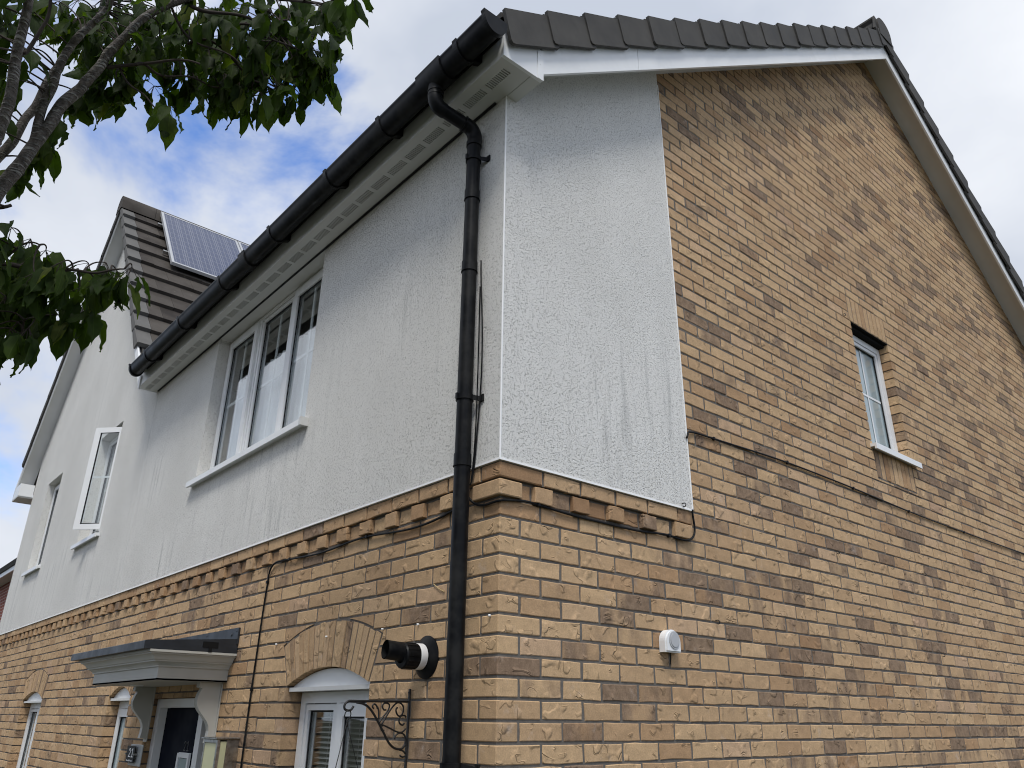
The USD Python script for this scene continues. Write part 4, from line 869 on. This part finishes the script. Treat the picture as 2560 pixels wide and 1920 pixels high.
# thin black cables clipped to the walls
def cable(label, pts, r=.0055, clips=()):
    p = np.array(pts, float); t = thing('cable', label, 'cable', p.min(0), 'black cables clipped to the house walls')
    part(t, 'sheath', [tube(smooth_path(p, 6), r, 8)], 'black_plastic', True)
    for c in clips: part(t, 'clip', [box(c[0] - .008, c[0] + .008, c[1] - .008, c[1] + .008, c[2] - .009, c[2] + .009, .003)], 'black_plastic')
c0 = .008
cable('black cable looping across the gable bricks under the small window', [(B + .006, 1.225, .38), (B + .008, 1.236, .405), (.016, 1.262, .425), (c0, 1.319, .439), (c0, 1.504, .447), (c0, 1.9, .462), (c0, 2.25, .470), (c0, 3.036, .464), (c0, 3.841, .446), (c0, 4.819, .442), (c0, 6.165, .450), (c0, 7.6, .455), (c0, 9.4, .45)],
      clips=[(c0, 1.5, .447), (c0, 2.24, .470), (c0, 3.04, .464), (c0, 3.85, .446), (c0, 4.82, .442), (c0, 6.16, .45)])
cable('black cable sagging round the corner below the brick dentils to the render end', [(-.186, -.030, -.07), (-.178, -.029, -.118), (-.135, -.012, -.160), (-.060, -.011, -.171), (.004, -.007, -.169), (.010, .05, -.158), (.009, .102, -.151), (.009, .158, -.149), (.009, .287, -.156), (.009, .438, -.162), (.009, .639, -.163), (.009, .855, -.161), (.009, 1.041, -.150), (.012, 1.136, -.157), (.022, 1.188, -.154), (.024, 1.232, -.118), (.024, 1.236, -.056), (.028, 1.226, .003)],
      clips=[(.009, .20, -.15), (.009, 1.05, -.151)])
cable('black cable under the dentils dropping down the brick beside the door canopy', [(-.205, -.012, -.135), (-.298, -.010, -.153), (-.471, -.010, -.176), (-.709, -.010, -.176), (-1.021, -.010, -.155), (-1.264, -.010, -.162), (-1.513, -.010, -.168), (-1.837, -.011, -.152), (-1.976, -.011, -.146), (-2.045, -.011, -.158), (-2.078, -.011, -.190), (-2.086, -.010, -.227), (-2.098, -.010, -.40), (-2.108, -.010, -.65), (-2.115, -.010, -.83), (-2.118, -.010, -1.22), (-2.12, -.010, -2.2)],
      clips=[(-1.0, -.010, -.156), (-1.83, -.011, -.152), (-2.09, -.010, -.25), (-2.114, -.010, -.83)])
cable('pair of slack black cables hanging behind the downpipe on the render', [(-.128, -B - .008, 1.0), (-.118, -B - .012, .88), (-.092, -B - .018, .62), (-.094, -B - .016, .34), (-.118, -B - .010, .14), (-.134, -B - .008, .0), (-.15, -B - .012, -.08)], r=.0034)
cable('short slack black cable nearest the downpipe', [(-.13, -B - .008, .86), (-.112, -B - .020, .50), (-.110, -B - .022, .32), (-.130, -B - .010, .12), (-.148, -B - .01, -.06)], r=.003)

# old screw eyes and cable hooks left in the walls
def hook(label, p, d, mat='black_iron', g='small hooks left in the gable wall'):
    p = np.array(p, float); d = np.array(d, float)
    t = thing('wall_hook', label, 'hook', p, g)
    s = [p, p + d * .014] + [p + d * (.014 + .009 * math.sin(q)) + np.array([0, 0, -.009 + .009 * math.cos(q)]) for q in np.linspace(.4, 4.2, 9)]
    part(t, 'shank', [tube(s, .0026, 6)], mat, True)
HK = ['tiny black hook in the bricks at the top left of the small gable window', 'tiny black hook under the long gable cable, left of the small window', 'tiny black hook straight below the small gable window and under the cable', 'tiny black hook in the bricks just up and right of the white sensor', 'tiny black hook on the gable, second in the row right of the white sensor', 'tiny black hook furthest right in the row under the long gable cable', 'tiny black hook furthest right in the row level with the white sensor']
for lb, (yy, zz) in zip(HK, ((3.363, 1.891), (2.688, 0.0), (3.895, .01), (1.378, -.516), (2.751, -.521), (4.75, -.003), (3.942, -.528))): hook(lb, (0, yy, zz), (1, 0, 0))
hook('tiny black hook on the bottom edge of the render at its brick end', (B, 1.15, .02), (1, 0, 0), g=None)
WP = ['left end of the brick arch over the window', 'crown bricks of the arch over the window', 'right end of the brick arch over the window', 'brick between the window arch and the black flue', 'corner bricks right of the downpipe']
for k_, (xx, zz) in enumerate(((-1.880, -.606), (-1.321, -.602), (-.805, -.603), (-.524, -.604), (-.045, -.607))):
    p = np.array([xx, -.001, zz]); t = thing('wall_plug', 'tiny bright screw plug at the ' + WP[k_], 'screw', p, 'bright screw plugs in the front wall')
    part(t, 'plug', [lathe([(0, -.011), (.0045, -.010), (.005, -.004), (.003, 0)], 10, 'y', (xx, 0, zz))], 'white_bead', True)
st_ = thing('straw', 'pale blade of straw caught on the brick beside the downpipe', 'straw', (-.36, -.004, -.50))
part(st_, 'blade', [tube([(-.425, -.004, -.447), (-.385, -.006, -.470), (-.345, -.004, -.487)], .0022, 5)], 'straw')

# ------------------------------------------------------------------ cherry tree in the front garden
TREE = {"br":[["main",[[-0.698,-1.877,0.318],[-0.599,-1.873,0.53],[-0.505,-1.856,0.699],[-0.457,-1.828,0.778],[-0.394,-1.802,0.873],[-0.354,-1.783,0.928],[-0.308,-1.77,0.991],[-0.263,-1.736,1.048],[-0.239,-1.725,1.077],[-0.191,-1.701,1.133],[-0.165,-1.695,1.164],[-0.109,-1.665,1.223],[-0.065,-1.644,1.269],[-0.024,-1.613,1.308],[0.015,-1.574,1.342],[0.045,-1.539,1.366],[0.098,-1.478,1.406],[0.17,-1.398,1.455]],0.034,0.01],["second",[[-0.425,-1.81,0.862],[-0.383,-1.811,0.905],[-0.324,-1.821,0.971],[-0.277,-1.813,1.014],[-0.227,-1.816,1.062],[-0.166,-1.806,1.119],[-0.128,-1.794,1.146],[-0.077,-1.77,1.186],[-0.024,-1.746,1.226],[0.006,-1.745,1.241],[0.072,-1.746,1.293],[0.147,-1.767,1.353]],0.022,0.009],["left",[[-0.551,-1.892,0.281],[-0.382,-1.918,0.586],[-0.253,-1.915,0.765],[-0.211,-1.914,0.799],[-0.165,-1.917,0.839],[-0.085,-1.936,0.921],[-0.028,-1.943,0.968],[0.018,-1.947,1.0],[0.063,-1.954,1.029],[0.134,-1.972,1.085],[0.213,-2.011,1.144]],0.027,0.014],["third",[[-0.812,-1.878,0.431],[-0.656,-1.916,0.796],[-0.622,-1.884,0.903],[-0.604,-1.859,0.981],[-0.579,-1.848,1.067],[-0.573,-1.831,1.123],[-0.526,-1.82,1.233],[-0.488,-1.793,1.323],[-0.407,-1.743,1.458],[-0.314,-1.754,1.601]],0.027,0.01],["twig1",[[-0.19,-1.682,1.132],[-0.146,-1.628,1.146],[-0.109,-1.588,1.152],[-0.072,-1.551,1.156],[-0.029,-1.504,1.165],[0.011,-1.433,1.163]],0.008,0.004],["twig2",[[-0.087,-1.922,0.958],[-0.098,-1.914,0.977],[-0.066,-1.9,1.047],[-0.049,-1.893,1.098],[-0.029,-1.901,1.151],[0.004,-1.918,1.216]],0.008,0.005],["twig3",[[-0.111,-1.609,1.137],[-0.116,-1.572,1.156],[-0.132,-1.522,1.159],[-0.11,-1.431,1.195],[-0.115,-1.367,1.203],[-0.107,-1.308,1.227]],0.006,0.0035],["twig4",[[-0.176,-1.645,1.144],[-0.16,-1.592,1.076],[-0.123,-1.555,1.035],[-0.095,-1.52,0.982],[-0.037,-1.49,0.967]],0.005,0.003],["twig5",[[0.045,-1.539,1.366],[0.034,-1.45,1.385],[0.045,-1.371,1.425],[0.045,-1.296,1.452],[0.025,-1.256,1.469],[0.022,-1.223,1.504],[0.043,-1.163,1.551]],0.009,0.004],["twig6",[[-0.039,-1.476,1.268],[-0.025,-1.355,1.313],[-0.069,-1.231,1.29],[-0.087,-1.172,1.311],[-0.112,-1.133,1.331],[-0.128,-1.106,1.365]],0.006,0.003],["twig7",[[0.014,-1.328,1.431],[0.011,-1.267,1.459],[-0.011,-1.218,1.471],[-0.026,-1.169,1.489],[-0.032,-1.107,1.51],[-0.035,-0.996,1.515],[-0.058,-0.958,1.526]],0.006,0.003],["twig8",[[0.098,-1.478,1.406],[0.105,-1.344,1.485],[0.119,-1.201,1.562],[0.126,-1.077,1.631],[0.104,-1.0,1.687]],0.009,0.004],["twig9",[[0.012,-1.563,1.337],[-0.007,-1.472,1.264],[0.02,-1.421,1.244],[0.052,-1.373,1.229],[0.071,-1.316,1.196]],0.006,0.003],["stub",[[-0.293,-1.903,0.467],[-0.265,-1.868,0.483],[-0.245,-1.85,0.483],[-0.22,-1.825,0.491]],0.008,0.006],["low",[[-0.524,-1.879,0.216],[-0.452,-1.866,0.323],[-0.405,-1.817,0.366],[-0.373,-1.733,0.371],[-0.351,-1.675,0.354],[-0.313,-1.634,0.372],[-0.282,-1.602,0.375],[-0.253,-1.556,0.37],[-0.221,-1.525,0.374],[-0.182,-1.479,0.384]],0.013,0.003],["low2",[[-0.472,-1.866,0.332],[-0.483,-1.778,0.206],[-0.466,-1.71,0.136],[-0.422,-1.688,0.141],[-0.362,-1.694,0.188]],0.009,0.003],["low3",[[-0.355,-1.82,0.342],[-0.321,-1.788,0.369],[-0.281,-1.759,0.407],[-0.258,-1.719,0.41]],0.006,0.003]],"cl":[[-0.034,-1.115,1.435],[-0.065,-1.457,1.416],[-0.096,-1.573,1.447],[-0.372,-1.232,1.865],[-0.172,-1.55,1.361],[-0.059,-1.296,1.622],[0.01,-1.433,1.377],[-0.188,-0.999,1.961],[-0.123,-1.232,1.4],[-0.434,-1.387,1.715],[-0.226,-1.734,1.333],[-0.24,-1.067,1.84],[-0.762,-1.719,1.632],[-0.069,-1.123,1.577],[-0.357,-1.095,1.757],[0.022,-1.289,1.401],[-0.51,-1.669,1.491],[-0.168,-1.297,1.585],[-0.662,-1.471,1.719],[-0.047,-1.137,1.694],[-0.125,-1.635,1.294],[-0.029,-0.988,1.716],[-0.243,-0.969,1.688],[-0.37,-1.768,1.352],[-0.275,-1.668,1.36],[-0.277,-1.382,1.726],[-0.062,-1.056,1.715],[-0.476,-1.47,1.853],[0.019,-1.044,1.573],[-0.458,-1.423,1.611],[-0.231,-1.308,1.483],[-0.547,-1.349,1.723],[-0.658,-1.879,1.661],[-0.451,-1.42,1.874],[-0.234,-1.157,1.68],[-0.326,-1.336,1.639],[-0.129,-1.382,1.377],[-0.454,-1.041,1.745],[-0.612,-1.661,1.83],[-0.322,-1.141,1.883],[-0.45,-1.558,1.713],[-0.203,-1.606,1.296],[0.201,-1.095,1.521],[-0.403,-1.799,1.402],[-0.392,-1.487,1.629],[0.109,-1.007,1.518],[-0.678,-1.636,1.788],[-0.026,-0.949,1.824],[-0.044,-1.176,1.72],[-0.495,-1.697,1.383],[-0.27,-1.66,1.24],[-0.328,-1.322,1.826],[-0.055,-0.99,1.54],[-0.433,-1.845,1.468],[-0.385,-1.21,1.739],[-0.141,-1.095,1.871],[-0.42,-1.495,1.718],[-0.354,-1.711,1.52],[-0.584,-1.593,1.564],[-0.278,-1.559,1.5],[-0.451,-1.257,1.775],[-0.399,-1.626,1.609],[-0.276,-1.578,1.428],[0.014,-1.385,1.414],[-0.255,-1.621,1.552],[-0.325,-1.818,1.472],[-0.16,-1.807,1.247],[-0.056,-1.074,1.522],[0.245,-1.042,1.574],[-0.464,-1.751,1.621],[-0.241,-1.478,1.554],[-0.12,-0.951,1.678],[-0.068,-1.498,1.317],[-0.213,-1.022,1.752],[-0.632,-1.696,1.612],[-0.17,-1.28,1.403],[-0.335,-1.334,1.498],[-0.228,-1.875,1.342],[-0.21,-1.772,1.274],[-0.289,-1.92,1.364],[-0.061,-1.248,1.668],[0.118,-1.259,1.476],[-0.333,-1.766,1.44],[0.013,-1.264,1.36],[-0.044,-1.034,1.571],[-0.19,-1.133,1.737],[-0.115,-1.188,1.438],[-0.353,-1.269,1.882],[-0.027,-1.274,1.529],[-0.715,-1.509,1.709],[-0.544,-1.446,1.626],[-0.229,-1.246,1.524],[-0.251,-1.07,1.699],[-0.266,-1.919,0.98],[-0.563,-1.924,1.052],[-0.243,-1.992,1.165],[-0.258,-1.915,1.1],[-0.237,-1.948,1.259],[-0.199,-2.031,1.221],[-0.352,-1.988,1.056],[-0.421,-1.971,0.868],[-0.551,-1.995,1.063],[-0.195,-2.02,1.024],[-0.382,-1.771,0.199],[-0.554,-1.855,0.453],[-0.537,-1.807,0.3],[-0.378,-1.794,0.093],[-0.508,-1.648,0.303],[-0.653,-1.68,0.355],[-0.386,-1.719,0.154],[-0.241,-1.713,0.3],[-0.222,-1.843,0.37],[-0.223,-1.652,0.358],[-0.463,-1.713,0.326],[-0.438,-1.884,0.452],[-0.515,-1.809,0.388],[-0.386,-1.618,0.298],[-0.534,-1.76,0.509],[-0.399,-1.737,0.496],[-0.293,-1.696,0.416],[-0.246,-1.813,0.315],[-0.276,-1.804,0.446],[-0.494,-1.572,0.484],[-0.272,-1.858,0.251],[-0.358,-1.507,0.479],[-0.461,-1.817,0.183],[-0.444,-1.753,0.287],[-0.258,-1.648,0.312],[-0.484,-1.541,0.522],[-0.381,-1.76,0.15],[-0.554,-1.711,0.499],[-0.468,-1.652,0.339],[-0.589,-1.757,0.41],[-0.223,-1.885,0.391],[-0.28,-1.684,0.133],[-0.539,-1.743,0.451],[-0.515,-1.737,0.156],[-0.539,-1.653,0.487],[-0.253,-1.325,1.297],[-0.19,-1.416,1.238],[-0.193,-1.181,1.32],[-0.206,-1.05,1.412],[-0.165,-0.995,1.434],[-0.11,-0.961,1.476],[-0.213,-1.23,1.314],[-0.228,-1.281,1.313],[-0.371,-1.604,1.216],[-0.245,-1.515,1.195],[-0.43,-1.709,1.156],[-0.125,-0.879,1.574],[-0.024,-0.919,1.684],[0.032,-0.937,1.739],[-0.216,-1.452,0.418],[-0.239,-1.477,0.384],[-0.24,-1.517,0.396],[-0.264,-1.539,0.355],[-0.332,-1.569,0.342],[-0.35,-1.522,0.29],[-0.374,-1.57,0.252],[-0.035,-1.487,0.968],[-0.109,-1.253,1.284],[-0.118,-1.314,1.292],[-0.141,-1.349,1.276],[-0.157,-1.435,1.28],[-0.167,-1.491,1.28],[-0.125,-1.162,1.387],[-0.149,-1.227,1.383],[-0.059,-1.191,1.242],[-0.046,-1.138,1.313],[-0.065,-1.057,1.412],[-0.037,-0.991,1.487],[-0.044,-0.967,1.543],[-0.023,-0.933,1.549],[-0.489,-1.784,0.945],[-0.528,-1.798,0.888],[-0.549,-1.816,0.856],[-0.431,-1.755,1.025],[-0.357,-1.72,1.12],[-0.335,-1.7,1.147],[-0.319,-1.678,1.164],[-0.288,-1.623,1.195],[-0.269,-1.59,1.212],[-0.48,-1.782,0.958]],"hid":[[-0.13,-2.238,1.214],[0.06,-1.138,1.76],[-0.181,-2.154,1.309],[-0.461,-2.343,1.291],[-0.396,-2.15,1.825],[-0.611,-2.431,1.013],[-0.159,-1.358,1.793],[0.116,-2.104,0.903],[0.255,-1.265,1.697],[-0.056,-2.521,1.324],[0.418,-1.681,1.054],[0.252,-1.921,1.426],[-0.921,-2.305,0.664],[0.312,-2.368,1.073],[-0.153,-2.053,0.598],[-0.666,-1.994,1.053],[0.082,-2.011,1.083],[-0.546,-2.343,0.528],[0.311,-1.516,1.721],[0.076,-2.241,0.664],[-0.11,-2.416,0.964],[-0.933,-2.465,1.046],[0.627,-1.379,1.692],[-0.307,-2.169,0.896],[0.646,-1.643,1.402],[0.288,-1.75,1.571],[0.257,-2.262,1.056],[-0.604,-2.069,1.239],[-0.391,-1.819,1.792],[0.309,-2.192,1.114],[0.549,-1.866,1.306],[0.498,-1.418,1.508],[-0.517,-2.455,1.536],[0.118,-1.728,1.5],[0.231,-2.336,1.076],[-0.778,-2.297,0.912],[-0.028,-2.341,0.754],[-0.222,-2.398,1.688],[0.243,-1.401,1.55],[0.075,-2.006,1.349],[0.103,-2.064,1.502],[0.423,-1.925,1.075],[-0.828,-2.238,0.799],[0.511,-1.126,1.504],[0.564,-1.074,1.968],[0.778,-1.567,1.33],[0.445,-1.091,1.902],[-0.07,-1.481,1.793],[-0.386,-2.579,1.403],[-0.202,-2.192,0.688],[0.34,-1.66,1.404],[0.326,-1.844,1.304],[-1.036,-2.333,0.552],[-0.831,-2.06,0.8],[-0.381,-2.123,1.173],[-0.125,-1.939,0.462],[0.076,-2.19,0.865],[0.126,-1.774,1.167],[-0.182,-2.487,1.348],[-0.684,-2.615,1.513],[0.066,-1.701,2.073],[-1.057,-2.172,0.824],[-0.411,-2.477,1.004],[0.162,-1.1,2.043],[0.352,-2.166,1.214],[0.507,-1.131,2.16],[-0.199,-2.148,0.58],[-0.037,-2.054,1.844],[-0.28,-2.309,0.508],[0.079,-2.189,1.228],[0.644,-1.319,1.567],[-0.841,-2.206,0.568],[0.024,-1.919,1.253],[-0.358,-2.307,0.772],[-0.886,-2.065,0.679],[-0.406,-2.102,1.658],[-0.437,-2.131,0.87],[0.519,-1.679,1.381],[0.037,-1.518,1.469],[0.049,-2.156,0.763],[-0.45,-1.949,0.506],[0.019,-1.273,1.68],[0.173,-1.303,2.162],[0.515,-1.132,1.316],[-0.149,-2.304,1.709],[-0.314,-2.352,1.459],[0.161,-1.942,1.697],[-0.001,-1.483,1.918]],"base":[-0.667,-1.873,0.261]}
tree = thing('cherry_tree', 'leafy cherry tree with silvery ringed branches in front of the white gable', 'tree', (-.72, -1.90, GZ))
BR = {k: (smooth_path(p, 5), a, b) for k, p, a, b in TREE['br']}
def knobbly(path, r0, r1, seed):
    n = len(path); r = np.linspace(r0, r1, n) * (1 + .16 * (meshkit.noise(np.stack([np.arange(n) * .55, np.full(n, seed), np.zeros(n)], 1), 3) - .5))
    return tube(path, r, 12)
for i, (k, (p, a_, b_)) in enumerate(BR.items()):
    part(tree, 'branch' if a_ > .015 else 'twig', [knobbly(p, a_ * .80, b_ * .85, i)], 'cherry_bark' if a_ > .015 else 'twig_bark', True)
tt = np.array(TREE['base'])
part(tree, 'trunk', [knobbly(smooth_path([(-.70, -1.93, GZ - .05), (-.73, -1.91, GZ + .5), (-.70, -1.90, GZ + 1.4), (-.71, -1.885, -.35), tt, tt + np.array([.06, .03, .28])], 6), .085, .045, 9)], 'cherry_bark', True)
lr_ = np.random.default_rng(77)
allb = np.vstack([p for p, _, _ in BR.values()])
def leaf_mesh(o, d, nrm, L, Wd, curl, seed):
    """A serrated, long-tipped, folded and drooping leaf: 9 stations, 3 points across."""
    d = d / np.linalg.norm(d); side = np.cross(d, nrm); side /= np.linalg.norm(side); nrm = np.cross(side, d)
    t = np.array([0, .06, .18, .32, .46, .60, .74, .86, .93, 1.0])
    w = np.array([.02, .30, .78, .98, 1.0, .90, .66, .32, .10, .008]) * Wd / 2
    w = w * (1 + lr_.normal(0, .05, len(t)))
    ang = curl * t; x = np.cumsum(np.r_[0, np.diff(t) * np.cos((ang[1:] + ang[:-1]) / 2)]) * L; z = -np.cumsum(np.r_[0, np.diff(t) * np.sin((ang[1:] + ang[:-1]) / 2)]) * L
    fold = lr_.uniform(.10, .45); v, tn = [], []
    wave = lr_.normal(0, .004, (len(t), 2))
    for i in range(len(t)):
        for k, s in enumerate((-1, -.5, 0, .5, 1)):
            lift = abs(s) * w[i] * fold + (wave[i, 0 if s < 0 else 1] if abs(s) == 1 else 0)
            e = w[i] * (1 + (.07 * (-1) ** i if abs(s) == 1 else 0))
            v.append(o + d * (x[i] - (.025 * L if abs(s) == 1 else 0) * (.5 < 1)) + side * s * e + nrm * (z[i] + lift)); tn.append((s * w[i] / (Wd / 2), t[i], seed))
    f = []
    for i in range(len(t) - 1):
        for k in range(4): a = i * 5 + k; f += [(a, a + 1, a + 6), (a, a + 6, a + 5)]
    return np.array(v), np.array(f), np.array(tn, np.float32)
leaves, hidden, spurs = [], [], []
def cluster(c, store, n):
    c = np.array(c, float); dist = np.linalg.norm(allb - c, axis=1); b = allb[np.argmin(dist)]
    if .03 < dist.min() < .9:
        mid = (b + c) / 2 + lr_.normal(0, .012, 3) + np.array([0, 0, .02]); spurs.append(tube(smooth_path([b, mid, c], 4), np.linspace(.0036, .0018, 9), 5))
    az0 = lr_.uniform(0, 6.28)
    for i in range(n):
        az = az0 + i * 2.4 + lr_.normal(0, .3); el = lr_.normal(-.9, .36)
        d = np.array([math.cos(az) * math.cos(el), math.sin(az) * math.cos(el), math.sin(el)])
        st0 = c + d * .012; pet = lr_.uniform(.016, .03); o = st0 + (d + np.array([0, 0, -.15])) * pet
        spurs.append(tube([c, st0, o], .0011, 4))
        dd = d + np.array([0, 0, -.65]); nr = np.array([0, 0, 1.0]) + lr_.normal(0, .28, 3)
        L = lr_.uniform(.075, .140); sd = np.clip(lr_.normal(.45, .25), 0, 1)
        v, f, tn = leaf_mesh(o, dd, nr, L, L * lr_.uniform(.35, .46), lr_.uniform(.2, 1.0), sd)
        store.append((v, f, tn))
for c in TREE['cl']: cluster(c, leaves, lr_.integers(5, 8))
for c in TREE['hid']: cluster(c, hidden, lr_.integers(4, 7))
sc = []
for v, f, tn in leaves:
    u, w, dp = project(v); sc.append(0 if (u.max() < 0 or w.max() < 0) else np.ptp(u.clip(0, 2560)) * np.ptp(w.clip(0, 1920)))
big = set(np.argsort(sc)[::-1][:295].tolist()); rest = [l for i, l in enumerate(leaves) if i not in big] + hidden
for i in sorted(big): v, f, tn = leaves[i]; part(tree, 'leaf', (v, f), 'cherry_leaf', True, tone=tn)
V, F_, T_, n = [], [], [], 0
for v, f, tn in rest: V.append(v); F_.append(f + n); T_.append(tn); n += len(v)
part(tree, 'leaves', (np.vstack(V), np.vstack(F_)), 'cherry_leaf', True, tone=np.vstack(T_), kind='stuff')
part(tree, 'spurs', spurs, 'twig_bark', True, kind='stuff')

# ------------------------------------------------------------------ what stands further along and across the street
rh = thing('brick_house', 'distant red brick house with a white fascia at the left edge', 'house', (-20, 1.2, GZ))
part(rh, 'wall', [box(-29, -13.2, 1.25, 9, GZ, 1.95)], 'red_brick_wall')
part(rh, 'fascia', [box(-29.2, -13.0, .98, 1.01, 1.86, 2.02)], 'white_plastic')
part(rh, 'soffit', [box(-29.2, -13.0, 1.011, 1.249, 1.86, 1.87)], 'grey_white_board')
part(rh, 'roof', prism(Polygon([(.90, 2.03), (5.1, 5.0), (9.3, 2.0), (9.3, 1.96), (.95, 1.96)]), x_prism, -29.2, -13.0), 'dark_tile')
opp = thing('brick_house', 'brick house on the far side of the street', 'house', (-4, -22, GZ))
part(opp, 'wall', [box(-16, 8, -30, -21, GZ, 2.6)], 'red_brick_wall')
part(opp, 'roof', prism(Polygon([(-30.4, 2.6), (-25.5, 6.0), (-20.6, 2.6)]), x_prism, -16.3, 8.3), 'dark_tile')
for i in range(7):
    for z0 in (GZ + .9, .6):
        w_ = part(opp, 'window', [box(-14.4 + 3.2 * i, -13.0 + 3.2 * i, -21.0, -20.96, z0, z0 + 1.2)], 'white_plastic')
        part(w_, 'pane', [box(-14.33 + 3.2 * i, -13.07 + 3.2 * i, -20.96, -20.95, z0 + .07, z0 + 1.13)], 'window_rubber')
hg = np.random.default_rng(4); hv, hf, n = [], [], 0
for i in range(2600):
    c = np.array([hg.uniform(-18, 12), -15.6 + hg.normal(0, .35), GZ + hg.uniform(.0, 2.3)]); a1 = hg.normal(0, 1, 3); a1 /= np.linalg.norm(a1); a2 = np.cross(a1, hg.normal(0, 1, 3)); a2 /= np.linalg.norm(a2)
    s_ = hg.uniform(.10, .22); hv.append(np.array([c + a1 * s_, c + a2 * s_ * .6, c - a1 * s_, c - a2 * s_ * .6])); hf.append(np.array([[0, 1, 2], [0, 2, 3]]) + n); n += 4
hd = thing('hedge', 'green hedge along the far pavement of the street', 'hedge', (0, -15.6, GZ))
part(hd, 'foliage', (np.vstack(hv), np.vstack(hf)), 'hedge_leaf', kind='stuff')
